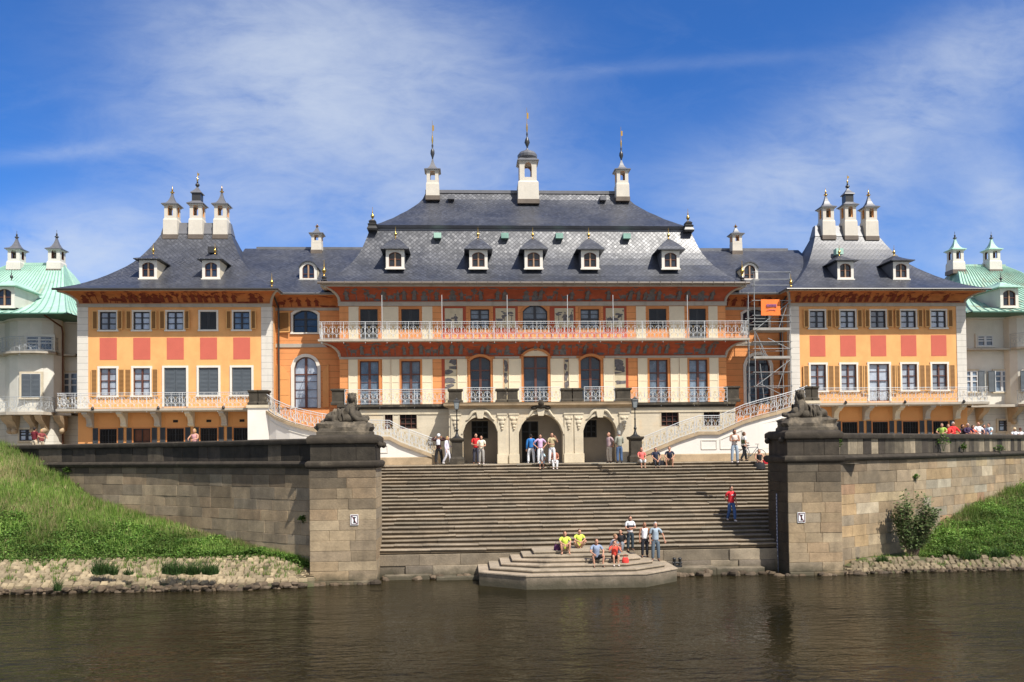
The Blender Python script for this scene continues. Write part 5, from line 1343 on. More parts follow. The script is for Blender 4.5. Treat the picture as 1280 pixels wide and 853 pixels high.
    for p,y0,y1,y2,y3,y4,w0,w1,cap in ((541,247,230.6,214,199.5,150,.47,.41,'hat'),(659.5,253,229.6,204,186,134,.74,.60,'onion'),(777,248.5,231,214,201,158,.47,.41,'hat')):
        X=ax(p,Yr,230); turret(T,X,Yr,az(y0,Yr,p),az(y1,Yr,p),az(y2,Yr,p),az(y3,Yr,p),az(y4,Yr,p),w0,w1,cap,gold=2)
    for s in (-1,1):
        mb=MB(); mb.lathe([(.3,0),(.34,.12),(.26,.3),(.3,.42),(.2,.5),(.24,.62),(.12,.74)],(s*10.45,1.45,20.3),4,sq=True)
        u=mb.build('corner_urn',m_darkcap,T); finial(u,s*10.45,1.45,20.95,.95)
        mb=MB(); mb.lathe([(.22,0),(.12,.1),(.16,.2),(.1,.32)],(s*13.15,-1.2,16.5),10); u=mb.build('corner_urn',m_darkcap,T); finial(u,s*13.15,-1.2,16.75,1.05)
    return T

# ------------------------------------------------------------------ corner pavilions
def corner(sg):
    side='left' if sg<0 else 'right'
    Xc=sg*22.5875; HW=5.92; XA,XB=Xc-HW,Xc+HW
    lab=('orange corner block beside the green roofs with three closed grey shutters below' if sg<0 else
         'orange corner block behind the scaffolding with all its windows unshuttered')
    T=thing('corner_pavilion',(Xc,0,ZL),lab,'palace block','orange corner blocks of the palace')
    sp=2.0423; xs=[Xc+k*sp for k in (-2,-1,0,1,2)]
    ops=[]; closed=[2,3,4] if sg<0 else []
    for i,x in enumerate(xs):
        ops.append((x-.5,x+.5,13.66,14.79))
        ops.append((x-.67,x+.67,8.86,11.29) if (i==2) else ((x-.6,x+.6,9.55,11.27) if i in closed else (x-.51,x+.51,9.56,11.27)))
        ops.append((x-.52,x+.52,5.9,7.5))
    mb=MB(); q=.59
    wall(mb,XA+q,XB-q,8.6,15.24,0,[o for o in ops if o[2]>8],mr=0)
    wall(mb,XA,XB,ZL,8.6,0.0,[o for o in ops if o[2]<8],mi=1)
    for s,x in ((-1,XA),(1,XB)): mb.add([(x,0,ZL),(x,10,ZL),(x,10,15.24),(x,0,15.24)],[(0,1,2,3)])
    mb.build('wall',[m_orange,m_apricot],T)
    for x0,x1 in ((XA,XA+q),(XB-q,XB)):
        mb=MB(); mb.box(x0-.03,x1+.03,-.035,.4,ZT-.1,15.1); mb.build('quoin',m_quoin,T)
    mb=MB(); mb.box(XA-.06,XB+.06,-.06,.02,15.08,15.24); mb.box(XA-.09,XB+.09,-.09,.0,15.242,15.29)
    mb.rects([(XA-.62,XB+.62,-1.26,10.5,15.86),(XA-.64,XB+.64,-1.36,10.5,15.96)],cap0=True)
    for s in (-1,1):
        x=XA if s<0 else XB; P=[]
        for i in range(9):
            t=pi/2*i/8; f=1-cos(t); P.append((x+s*.62*f,-1.25*f-.01,15.29+.57*sin(t)))
        mb.tube(P,.08,6)
    for i in range(20):
        x=XA-.4+i*.67; mb.box(x-.04,x+.04,-1.44,-1.2,15.90,15.97)
    mb.build('cornice',m_grey,T)
    mb=MB(); mb.rects(cove_levels(XA,XB,0,10,15.29,15.86,1.25,.62)); c=mb.build('cove',m_friezeo,T,smooth=40)
    paint_frieze('frieze_painting',c,XA+.1,XB-.1,cove_map(0,15.29,15.86,1.25),.95,m_figred,20+sg,(.38,.62))
    for i,x in enumerate(xs):
        mb=MB(); mb.box(x-.52,x+.52,-.012,.005,11.80,13.17); mb.build('red_wall_panel',m_redpanel,T)
        # upper window
        shut=(sg<0 and i==3)
        w=win(T,x-.5,x+.5,13.66,14.79,0,0,.11,m_white,m_sashb,m_dark if shut else (m_panec if (sg>0 or i<3) else m_panem),1,() if shut else (.35,.68),.06,bar=.03,depth=.12)
        if shut:
            shutter(w,x-.48,x-.01,13.68,14.77,.07,m_shutdark,m_shutdark); shutter(w,x+.01,x+.48,13.68,14.77,.07,m_shutdark,m_shutdark)
        else:
            if not(sg<0 and i==4 and False): shutter(w,x-.94,x-.6,13.68,14.86,-.05,swing=-8 if i%2 else -3)
            shutter(w,x+.6,x+.94,13.68,14.86,-.05,swing=6 if i%2 else 14)
        # main floor window
        if i in closed:
            hw_=.67 if i==2 else .6; za=8.86 if i==2 else 9.55
            w=win(T,x-hw_,x+hw_,za,11.28,0,0,.13,m_white,m_sashb,m_dark,1,(),.06,depth=.14,sill=i!=2,name='shuttered_window' if i!=2 else 'shuttered_door')
            shutter(w,x-hw_+.02,x-.01,za+.02,11.26,.07,m_shutgrey,m_shutgrey); shutter(w,x+.01,x+hw_-.02,za+.02,11.26,.07,m_shutgrey,m_shutgrey)
        else:
            dr=(i==2); za=8.86 if dr else 9.56; hw_=.67 if dr else .51
            w=win(T,x-hw_,x+hw_,za,11.29 if dr else 11.27,0,0,.13,m_white,m_sashbr,m_panec,1,(.55,),.06,bar=.03,casing=.045,depth=.14,thin=(.28,.8),sill=not dr,name='window' if not dr else 'balcony_door')
            b0=hw_+.12; z0_=9.5 if not dr else 9.3
            shutter(w,x-b0-.40,x-b0,z0_,11.22,-.03,swing=-3); shutter(w,x+b0,x+b0+.40,z0_,11.22,-.03,swing=4)
        # ground floor
        w=win(T,x-.52,x+.52,5.9,7.5,0.0,0,.07,m_winor,m_black,m_dark if not(sg<0 and i==1) else m_brown,5 if not(sg<0 and i==1) else 1,(.25,.5,.75) if not(sg<0 and i==1) else (.5,),.04,bar=.014,depth=.1,sill=False,name='ground_floor_window')
        shutter(w,x-.92,x-.62,5.9,7.55,-.01,m_shutdark,m_shutdark); shutter(w,x+.62,x+.92,5.9,7.55,-.01,m_shutdark,m_shutdark)
        mb=MB(); ring(mb,outline(x-.6,x+.6,7.74,8.36,0),outline(x-.66,x+.66,7.69,8.41,0),-.02,.0,closed=True); mb.build('plaster_frame',m_apricot,T)
        if i>=2 and sg<0: mb=MB(); mb.box(x-.15,x+.15,-.015,.01,7.86,8.02); mb.build('air_vent',m_dark,T)
    # stone brackets below the balcony
    for k in range(6):
        x=Xc+(k-2.5)*sp
        if abs(x-Xc)>HW-.2: x=Xc+(HW-.3)*(1 if x>Xc else -1)
        mb=MB(); P=[(0,8.52),(-.98,8.52),(-1.0,8.38),(-.75,8.28),(-.5,8.2),(-.34,7.98),(-.3,7.75),(-.14,7.62),(0,7.58)]
        n=len(P); mb.add([(x-.16,y,z) for y,z in P]+[(x+.16,y,z) for y,z in P],[tuple(range(n)),tuple(range(2*n-1,n-1,-1))]+[(a,(a+1)%n,n+(a+1)%n,n+a) for a in range(n)])
        mb.tube([(x-.18,-.62,8.33),(x+.18,-.62,8.33)],.13,10); mb.tube([(x-.18,-.22,7.72),(x+.18,-.22,7.72)],.1,10)
        mb.build('stone_bracket',m_sand if k%2 else m_grey,T,smooth=35)
    XL,XR=(-29.3,-17.55) if sg<0 else (17.55,29.3)
    mb=MB(); mb.rects([(XL+.05,XR-.05,-1.02,.0,8.5),(XL,XR,-1.14,.0,8.56),(XL,XR,-1.14,.0,8.70)],cap0=True,cap1=True); b=mb.build('balcony',m_grey,T)
    P=[(XL+.06,0.0,8.7),(XL+.06,-1.08,8.7),(XR,-1.08,8.7)] if sg<0 else [(XL,-1.08,8.7),(XR-.06,-1.08,8.7),(XR-.06,0,8.7)]
    railing('railing',b,P,.95,post=2.04,brace=False)
    for k in range(3):
        x=XL+2.2+k*3.9; mb=MB(); mb.lathe([(.05,0),(.1,.08),(.05,.2)],(x,-1.2,8.62),8); mb.build('floodlight',m_black,b)
    # roof
    prof=[(0,15.98),(.1,16.19),(.19,16.4),(.28,16.67),(.37,16.97),(.47,17.35),(.56,17.74),(.64,18.1),(.71,18.47),(.77,18.85),(.82,19.22),(.88,19.7),(.93,20.15),(.97,20.55),(1,20.85)]
    L=[]
    for s,z in prof:
        hx=6.68+(2.28-6.68)*s; y=-1.52+(4.1+1.52)*s; L.append((Xc-hx,Xc+hx,y,9-y,z))
    mb=MB(); mb.rects([(Xc-6.7,Xc+6.7,-1.53,10.5,15.93),(Xc-6.7,Xc+6.7,-1.53,10.5,15.985)],1,cap0=True); mb.rects(L,0,uv=True,cap1=True)
    mb.rects([(Xc-2.34,Xc+2.34,4.02,5.0,20.78),(Xc-2.3,Xc+2.3,4.1,4.9,21.0),(Xc-2.2,Xc+2.2,4.3,4.7,21.6)],1,cap1=True)
    mb.build('roof',[m_slate,m_lead],T)
    mb=MB(); mb.tube([(Xc-6.72,-1.57,15.92),(Xc+6.72,-1.57,15.92)],.07,8); mb.build('gutter',m_darkcap,T)
    cs=((215.5,293.5,275,257,242,231.5,'hat'),(247,293.5,275,256.5,234.5,214,'drum'),(277.5,293.5,275,257,241,231,'hat')) if sg<0 else \
       ((1032.5,294.5,277,260.5,245,234.5,'hat'),(1060,295,277,258,236,218,'drum'),(1086,295.5,277,260.5,245,235.5,'hat'))
    for p,y0,y1,y2,y3,y4,cap in cs:
        Y=4.3; X=ax(p,Y,270); turret(T,X,Y,az(y0,Y-.4,p),az(y1,Y,p),az(y2,Y,p),az(y3,Y,p),az(y4,Y,p),.47,.40,cap,gold=1 if cap=='hat' else 2)
    for p in ((185.5,264) if sg<0 else (1056.5,1126)):
        X=ax(p,.55,338); dormer(T,X,.5,17.0,1.1,1.15,'skirt',m_cream if sg<0 else m_lead,depth=2.4)
    xe=Xc-sg*6.2; finial(T,xe,-1.0,16.15,.85)
    mb=MB(); X=ax(267 if sg<0 else 1046,3,305); mb.box(X-.25,X+.25,2.55,3.0,19.15,19.55); mb.build('roof_vent',m_darkcap if sg<0 else m_copper,T)
    return T

# ------------------------------------------------------------------ link wings
def link(sg):
    lab='narrow orange link with open arched shutters between the central block and the left corner block' if sg<0 else 'narrow orange link half hidden behind the scaffolding'
    T=thing('link_wing',(sg*14.5,1.2,ZL),lab,'palace block','link wings between the palace blocks')
    xa,xb=sorted((sg*12.42,sg*16.68)); Y=1.2
    pa,pb=((368.5,397.5) if sg<0 else (928,962)); wa,wb=ax(pa,Y+.2),ax(pb,Y+.2)
    if sg>0: wa,wb=ax(931,Y+.2),ax(961,Y+.2)
    ua,ub=((367.5,398) if sg<0 else (928,960)); ua,ub=ax(ua,Y+.2),ax(ub,Y+.2)
    da=(wa,wb,ZT,az(446.5,Y,383),(wb-wa)/2); ua_=(ua,ub,az(416,Y,383),az(388,Y,383),.3)
    mb=MB(); wall(mb,xa-.3,xb+.3,ZL,15.3,Y,[da,ua_],mr=1)
    mb.build('wall',[m_link,m_white],T)
    mb=MB(); mb.box(xa,xb,Y-.07,Y+.02,az(434.5,Y,383),az(430,Y,383)); mb.box(xa,xb,Y-.06,Y+.02,15.06,15.24); mb.box(xa,xb,-.06,Y,15.86,15.96); mb.build('cornice',m_grey,T)
    mb=MB()
    L=[[(xa-.3,Y-1.2*(1-cos(pi/2*i/9)),15.24+.62*sin(pi/2*i/9)) for i in range(10)],[(xb+.3,Y-1.2*(1-cos(pi/2*i/9)),15.24+.62*sin(pi/2*i/9)) for i in range(10)]]
    mb.loft(L,closed=False); c=mb.build('cove',m_friezeo,T,smooth=40)
    paint_frieze('frieze_painting',c,xa,xb,cove_map(Y,15.24,15.86,1.2),.9,m_figred,31+sg,(.45,.8))
    w=win(T,*ua_[:4],Y,ua_[4],.14,m_white,m_sashb,m_pane,1,(.6,),.05,thin=(.3,))
    if sg<0:
        x0,x1=ax(349,Y),ax(363.5,Y); shutter(w,x0,x1,ua_[2]+.0,ua_[3]-.12,Y-.06,swing=10)
    d=win(T,*da[:4],Y,da[4],.2,m_white,m_sashbr,m_panec if sg<0 else m_pane,1,(.66,),.06,sill=False,thin=(.2,.36,.52),name='arched_door')
    if sg<0:
        for p0,p1 in ((346,363),(403.5,411)):
            x0,x1=ax(p0,Y),ax(p1,Y); mb=MB(); 
            poly=[(x0,ZT+.05),(x0,11.6)]+[(x0+(x1-x0)*i/6,11.6-(i/6)**2*.9) for i in range(1,7)]+[(x1,ZT+.05)] if p0<370 else [(x0,ZT+.05),(x0,11.1),(x1,11.6),(x1,ZT+.05)]
            mb.prism(poly,Y-.08,Y-.02); mb.box(x0+.1,x1-.1,Y-.095,Y-.07,9.6,9.66); mb.box(x0+.1,x1-.1,Y-.095,Y-.07,10.6,10.66); mb.build('shutter',m_apricot,d)
    mb=MB(); xp=ax(331,Y-.1,430) if sg<0 else 16.35; xp=sg*16.45
    mb.tube([(xp,-.2,15.8),(xp,Y-.15,15.2),(xp,Y-.15,ZL)],.06,8); mb.build('drainpipe',m_darkcap,T)
    # roof
    mb=MB(); R=[]
    for x in (xa-1.9,xb+3.2) if sg>0 else (xa-3.2,xb+1.9):
        R.append([(x,-.15,15.98),(x,.9,16.75),(x,2.0,17.55),(x,3.4,18.55),(x,4.8,19.5),(x,6,20.25),(x,6.1,20.3)])
    vs=R[0]+R[1]; n=7; uvs=[]; fs=[]; acc=0
    for i in range(n-1):
        l=(Vector(R[0][i+1])-Vector(R[0][i])).length
        fs.append((i,n+i,n+i+1,i+1)); uvs.append([(R[0][i][0],acc),(R[1][i][0],acc),(R[1][i][0],acc+l),(R[0][i][0],acc+l)]); acc+=l
    mb.add(vs,fs,0,(1,1,1),uvs); mb.box(xa-2.4,xb+2.4,6.0,6.25,20.16,20.4,1); mb.box(xa,xb,-.2,-.1,15.9,15.985,1)
    mb.build('roof',[m_slate,m_lead],T)
    p=385.5 if sg<0 else 937
    X=ax(p,1.5,340); dormer(T,X,1.45,17.12,1.12,.78,'arch',m_cream,depth=2.0)
    Y2=5.6; p,y0,y1,y2,y3,y4=(396.5,314,304,293,283,279) if sg<0 else (919.7,315,305,293.5,283.5,279)
    X=ax(p,Y2,300); turret(T,X,Y2,az(y0,Y2,p),az(y1,Y2,p),az(y2,Y2,p),az(y3,Y2,p),az(y4,Y2,p),.36,.34,'hat',gold=1)
    return T

# ------------------------------------------------------------------ outer pavilions with green copper roofs
def outer(sg):
    lab='pale building with clean green copper roof, dormer and curved front behind the left corner block' if sg<0 else 'pale building with rust-stained green copper roof behind the right corner block'
    if sg<0: pl=[(at(p,450,Y).x,Y) for p,Y in ((101,4.3),(81,4.3),(77,3.5),(67,2.95),(52,2.66),(37,2.6),(22,2.72),(12,3.1),(6,3.9),(-120,4.6))]
    else: pl=[(-at(p,450,Y).x,Y) for p,Y in ((1198,3.3),(1255,3.2),(1262,2.75),(1272,2.4),(1288,2.2),(1305,2.4),(1318,2.9),(1328,3.6),(1332,4.6),(1430,5.0))]
    T=thing('outer_pavilion',(sg*34,2.5,ZL),lab,'pale building','pale buildings with green copper roofs')
    P=[(x*(-1 if sg>0 else 1),y) for x,y in pl]
    off=lambda d:[(x,y-d) for x,y in P]
    Z1,Z2,Z3,ZE=8.45,az(440,2.4,50),az(398,2.4,50),az(395,2,50)
    def sheet(mb,p,z0,z1,mi=0):
        for a,b in zip(p,p[1:]): mb.add([(a[0],a[1],z0),(b[0],b[1],z0),(b[0],b[1],z1),(a[0],a[1],z1)],[(0,1,2,3)],mi)
    mb=MB(); sheet(mb,P,ZL,Z1,1); sheet(mb,P,Z1,ZE+.3); mb.build('wall',[m_outer,m_outerband],T)
    def ledge(name,d,z0,z1,m,rail=None,step=.5):
        o=off(d); mb=MB()
        for a,b,c,e in zip(P,P[1:],o,o[1:]):
            mb.add([(a[0],a[1]+.05,z1),(b[0],b[1]+.05,z1),(e[0],e[1],z1),(c[0],c[1],z1),(a[0],a[1]+.05,z0),(b[0],b[1]+.05,z0),(e[0],e[1],z0),(c[0],c[1],z0)],[(0,1,2,3),(4,7,6,5),(3,2,6,7)])
        l=mb.build(name,m,T)
        if rail: railing('railing',l,[(x,y+.06,z1) for x,y in o[1:]],.95,step=step,mats=[m_greyiron,m_greyiron],post=1.6)
        return l
    ledge('balcony',1.35,8.5,8.68,m_grey,True); ledge('upper_balcony',.75,Z2-.12,Z2,m_grey,True,.7)
    ledge('cornice',.25,ZE-.18,ZE,m_outer)
    # windows follow the curve: built flat and set tangent to the wall
    def cw(pc,w,za,zb,sm,kind):
        X0=at(pc,450,(4.6 if (pc>80 or pc<5) else 2.35) if sg<0 else (3.25 if pc<1260 else 2.25 if pc<1340 else 4.8)).x
        best=None
        for (a,b) in zip(P,P[1:]):
            lo_,hi_=min(a[0],b[0]),max(a[0],b[0])
            if lo_<=X0<=hi_: best=(a,b)
        a,b=best
        if a[0]>b[0]: a,b=b,a
        t=(X0-a[0])/(b[0]-a[0]); y=a[1]+(b[1]-a[1])*t; an=atan2(b[1]-a[1],b[0]-a[0])
        wv=win(None,-w/2,w/2,za,zb,-.02,0,.14,m_sand if kind!='up' else m_outer,m_iron if kind!='low' else m_sashb,m_panem if kind!='low' else m_panec,1,(.5,.75),.04,sill=True,depth=.01,name='window') 
        if kind=='main':
            for sgn in (-1,1):
                if pc==37 and sg<0: shutter(wv,-w/2+.02 if sgn<0 else .01,-.01 if sgn<0 else w/2-.02,za+.02,zb-.02,-.06,m_shutgrey,m_shutgrey)
                else:
                    q=w/2+.02; shutter(wv,-q-w*.5 if sgn<0 else q,-q if sgn<0 else q+w*.5,za,zb,-.07,m_shutgrey,m_shutgrey)
        wv.parent=T; wv.location=Vector((X0,y-.03,0))-T.location; wv.rotation_euler=(0,0,an)
    if sg<0:
        cw(37,1.15,az(497,2.3,37),az(467,2.3,37),1,'main'); cw(47,1.6,az(437,2.3,50),az(420,2.3,50),1,'up'); cw(32,1.0,az(551,2.3,37),az(537,2.3,37),1,'low')
        cw(91,1.0,az(497,4.6,90),az(467,4.6,90),1,'main'); cw(-22,1.1,az(497,4.6,0),az(467,4.6,0),1,'main'); cw(-60,1.1,az(497,4.6,0),az(467,4.6,0),1,'main'); cw(-22,1.0,az(551,4.6,0),az(537,4.6,0),1,'low')
        BR=(8,18,42,55,70)
    else:
        cw(1250,.95,az(490,3.2,1250),az(464,3.2,1250),1,'main'); cw(1288,1.0,az(490,2.3,1288),az(464,2.3,1288),1,'main'); cw(1213,.9,az(490,3.2,1213),az(464,3.2,1213),1,'main'); cw(1231,1.1,az(433,3.2,1231),az(420,3.2,1231),1,'up'); cw(1253,.9,az(539,3.2,1253),az(526,3.2,1253),1,'low'); cw(1375,1.1,az(490,4.8,1375),az(464,4.8,1375),1,'main')
        BR=(1212,1232,1268,1285,1300)
    for i,p in enumerate(BR):
        x=at(p,520,2.4).x; y=min((abs(q[0]-x),q[1]) for q in P)[1]
        mb=MB(); mb.rects([(x-.22,x+.22,y-1.1,y+.1,8.48),(x-.2,x+.2,y-.95,y+.1,8.2),(x-.17,x+.17,y-.45,y+.1,7.9),(x-.14,x+.14,y-.25,y+.1,7.5)],cap0=True,cap1=True); mb.sph((x,y-.3,7.5),(.2,.25,.2),8,6); mb.build('stone_bracket',m_plinth,T,smooth=40)
    # copper roof with standing seams
    xe0,xe1=(-29.6,-44.5); s_=1 if sg<0 else -1
    zr=az(331,9,45); xr0,xr1=at(80,335,9).x,at(12,335,9).x
    prof=[(0,ZE+.02),(.12,ZE+.35),(.25,ZE+.8),(.4,ZE+1.45),(.55,ZE+2.25),(.68,ZE+3.1),(.8,ZE+4.1),(.9,ZE+5.1)]
    k=(zr-ZE)/5.9; prof=[(s,ZE+(z-ZE)*k) for s,z in prof]+[(1,zr)]
    mb=MB(); L=[]
    for s,z in prof:
        a,b=(xe0+(xr0-xe0)*s)*s_,(xe1+(xr1-xe1)*s)*s_; y=.9+(9-.9)*s; L.append((min(a,b),max(a,b),y,18-y,z))
    mb.rects(L,0,cap1=True); mb.box(min(xe0*s_,xe1*s_)-.03,max(xe0*s_,xe1*s_)+.03,.84,17,ZE-.07,ZE+.01,1)
    mb.box(L[-1][0],L[-1][1],8.9,9.1,zr-.05,zr+.12,0)
    R=mb.build('roof',[m_copper if sg<0 else m_copperrust,m_copperedge],T)
    mb=MB()
    N=26
    for i in range(N+1):
        t=i/N; mb.tube([(l[0]+(l[1]-l[0])*t,l[2]-.02,l[4]+.02) for l in L],.035,4)
    for i in range(1,14):
        t=i/26
        for q in (0,1): mb.tube([(l[q],l[2]+(l[3]-l[2])*t,l[4]+.02) for l in L],.035,4)
    mb.build('standing_seam',m_copper2,R)
    for p,y0,y1,y2,y3,y4 in ((21,338,328,312.5,298,288),(71,337.5,328,312.5,297.5,287)) if sg<0 else ((1194,338,328,313,299,289),(1239.5,338,327,313,299,289)):
        X=ax(p,8.8,320); turret(T,X,8.8,az(y0,8.6,p),az(y1,8.8,p),az(y2,8.8,p),az(y3,8.8,p),az(y4,8.8,p),.5,.42,'hat',m=m_outer,inner=m_brown,capm=m_lead if sg<0 else m_copper,gold=False)
    p=4 if sg<0 else 1263
    X=ax(p,1.9,372) ; dormer(T,X,2.0,az(384,2,p),1.3,1.3,'skirt',m_outer,roofm=m_copper,wallm=m_outer,depth=3,gold=False)
    if sg<0: xd=ax(79,3.6,430); mb=MB(); mb.tube([(xd,1.2,ZE-.1),(xd,3.4,ZE-.5),(xd,3.55,ZE-.9),(xd,3.55,ZL)],.05,8); mb.build('drainpipe',m_brown,T)
    return T
# ------------------------------------------------------------------ ground, banks, water, plants, sky
def interp(T,x):
    if x<=T[0][0]: return T[0][1]
    for (a,b),(c,d) in zip(T,T[1:]):
        if x<=c: return b+(d-b)*(x-a)/(c-a)
    return T[-1][1]
def ypath(path,x):
    for a,b in zip(path.p,path.p[1:]):
        if min(a.x,b.x)<=x<=max(a.x,b.x): return a.y+(b.y-a.y)*(x-a.x)/(b.x-a.x+1e-9)
    return path.p[-1].y
LW=[(-60,8.5),(-46,8.2),(-36,7.2),(-31,6.35),(-28,5.0),(-24.6,3.3),(-21.9,2.55),(-18,1.85),(-14,1.0),(-12.5,.6),(-11,.3)]
RW=[(12,.1),(14,.2),(17,.35),(18.6,.55),(20.6,1.5),(24,2.4),(30,3.3),(40,4.0),(60,4.5)]
def bank_l(x):
    yw=-16.1-.35*sin(x*.7)*.25 if x<-14 else -16.1+.15*(x+14)
    ywl=ypath(LPATH,x)+.05; yc=min(yw+2.6,ywl-.15); zc=.4+.7*(yc-yw-.3)/2.3
    return yw,yc,zc,ywl,max(interp(LW,x),zc)
def bank_r(x):
    yw=-15.05-.15*sin(x*.6); ywl=ypath(RPATH,x)+.05; yc=min(yw+1.25,ywl-.15); zc=.12+.4*(yc-yw)/1.25
    return yw,yc,zc,ywl,max(interp(RW,x),zc)
def grass_z(f,x,t):
    yw,yc,zc,yl,zl=f(x); y=yc+(yl-yc)*t; z=zc+(zl-zc)*(t**.95)+.16*mnoise.noise(Vector((x*.35,y*.35,1)))*sin(pi*min(t+.08,1)); return y,z
def nature():
    # main ground: one sheet behind the river walls reaching the horizon
    lp=[(q.x,q.y) for q in LPATH.p[::6]][::-1]; rp=[(q.x,q.y) for q in RPATH.p[::6]]
    poly=[(-3000,40),(-60,12)]+[(x,y+.25) for x,y in lp if y<-5.0 or True]+[(-10.9,-14.5),(-10.9,-4.7),(14.1,-4.7),(14.1,-14.5)]+[(x,y+.25) for x,y in rp]+[(60,14),(3000,40),(3000,3000),(-3000,3000)]
    bmx=MB(); bmx.add([(x,y,5.085) for x,y in poly],[tuple(range(len(poly)))]); struct(bmx.build('ground',m_gravel))
    # banks
    m_soil=mat('grassy_soil',(.075,.10,.022),var=.4,scale=1.2,stain=((.16,.13,.06),.7,.5,.7,.6))
    m_mud=mat('river_mud',(.075,.062,.036),var=.4,scale=2,stain=((.05,.075,.02),1.5,.45,.7,.7))
    for f,x0,x1,nm in ((bank_l,-60,-11.2,'left_bank'),(bank_r,12.6,60,'right_bank')):
        mb=MB(); N=110; L=[]
        for i in range(N+1):
            x=x0+(x1-x0)*i/N; yw,yc,zc,yl,zl=f(x)
            row=[(x,yw-1.2,-.8),(x,yw,-.05),(x,yw+.12,.2 if f is bank_l else .06),(x,yc,zc-.02)]
            for j in range(1,13): y,z=grass_z(f,x,j/12); row.append((x,y,z))
            row.append((x,yl+.5,zl+.05)); L.append(row)
        mb.loft([r[:4] for r in L],1,closed=False); mb.loft([r[3:] for r in L],0,closed=False); o=mb.build('river_bank',[m_soil,m_mud],smooth=60); struct(o)
    # raised walk behind the parapets
    for path in (LPATH,RPATH):
        mb=MB(); sweep(mb,path,[(-.5,5.0),(-.5,5.5),(-2.2,5.5),(-2.2,5.0)],.2,path.L-.5); struct(mb.build('wall_walk',m_gravel))
    # stone paving of the bank foot
    m_cob=mat('pale_cobble',(.86,.83,.76),var=.3,scale=4,bump=.4,attr=True)
    for f,x0,x1,w,rows,s0,nm in ((bank_l,-46,-11.6,.29,11,.12,'cobble_paving'),(bank_r,12.8,46,.26,5,.05,'cobble_paving')):
        rnd=random.Random(12); mb=MB()
        for j in range(rows):
            x=x0+rnd.uniform(0,.3)
            while x<x1:
                ww=w*rnd.uniform(.75,1.5); yw,yc,zc,yl,zl=f(x+ww/2); y0=yw+.12; z0=.3 if f is bank_l else .1
                n=rows; d=(yc-y0)/n
                if d<.04: x+=ww; continue
                if rnd.random()<.05 or (f is bank_r and j>2 and rnd.random()<.5): x+=ww; continue
                ya,yb=y0+d*j+.025,y0+d*(j+1)-.025; za=z0+(zc-z0)*j/n; zb=z0+(zc-z0)*(j+1)/n; h=rnd.uniform(.05,.09); k=rnd.uniform(.72,1.15)*(1 if f is bank_l else .68); c=tuple(v*k for v in rnd.choice(((.35,.285,.19),(.31,.255,.175),(.38,.31,.21),(.27,.22,.15))))
                jx=lambda: rnd.uniform(-.018,.018); ch=.04
                B=[(x+.01,ya,za-.15),(x+ww-.01,ya,za-.15),(x+ww-.01,yb,zb-.15),(x+.01,yb,zb-.15)]
                M_=[(x+.015+jx(),ya+jx(),za+h-.06),(x+ww-.015+jx(),ya+jx(),za+h-.06),(x+ww-.015+jx(),yb+jx(),zb+h-.06),(x+.015+jx(),yb+jx(),zb+h-.06)]
                Tp=[(x+.06,ya+ch,za+h),(x+ww-.06,ya+ch,za+h+jx()*.5),(x+ww-.06,yb-ch,zb+h),(x+.06,yb-ch,zb+h+jx()*.5)]
                fs=[]
                for a,b in ((0,4),(4,8)): fs+=[(a+i,a+(i+1)%4,b+(i+1)%4,b+i) for i in range(4)]
                mb.add(B+M_+Tp,fs+[(8,9,10,11)],0,c); x+=ww
        struct(mb.build(nm,m_cob,smooth=30))
    # loose stones along the water
    m_rock=mat('river_stone',(.62,.6,.58),var=.3,scale=3,bump=.5,attr=True,stain=((.05,.045,.03),1.5,.5,.7,.6))
    rnd=random.Random(14); mb=MB()
    def rock(x,y,z,r):
        b=len(mb.v); q=MB(); q.sph((0,0,0),1,8,6); sx,sy,sz=r*rnd.uniform(.8,1.5),r*rnd.uniform(.7,1.1),r*rnd.uniform(.55,.9); o=rnd.uniform(0,99); k=rnd.uniform(.6,1.2); c=tuple(v*k for v in rnd.choice(((.17,.125,.08),(.2,.15,.1),(.13,.1,.07),(.23,.175,.12))))
        vs=[]
        for v in q.v:
            n=1+.45*mnoise.noise(Vector(v)*1.1+Vector((o,o,o))); vs.append((x+v[0]*sx*n,y+v[1]*sy*n,z+v[2]*sz*n))
        mb.add(vs,q.f,0,c)
    for i in range(900): x=rnd.uniform(-42,-11.6); yw=bank_l(x)[0]; rock(x,yw+rnd.uniform(-.15,.3),rnd.uniform(-.04,.2),rnd.uniform(.07,.17))
    for i in range(420): x=rnd.uniform(11.5,40); yw=bank_r(x)[0]; rock(x,yw+rnd.uniform(-.15,.35),rnd.uniform(-.03,.12),rnd.uniform(.06,.15))
    for i in range(26): rock(rnd.uniform(-8.3,-3.8),-14.15+rnd.uniform(-.2,.2),rnd.uniform(-.05,.12),rnd.uniform(.1,.25))
    for i in range(26): rock(rnd.uniform(5.2,9.8),-14.75+rnd.uniform(-.15,.15),rnd.uniform(-.05,.1),rnd.uniform(.1,.26))
    for i in range(14): rock(rnd.uniform(LP0,LP1),PY-.1+rnd.uniform(-.1,.1),rnd.uniform(-.06,.04),rnd.uniform(.1,.22)); rock(rnd.uniform(RP0-.6,RP1+1),PY-.12+rnd.uniform(-.1,.1),rnd.uniform(-.06,.04),rnd.uniform(.1,.22))
    struct(mb.build('shore_stones',m_rock,smooth=25),'stuff')
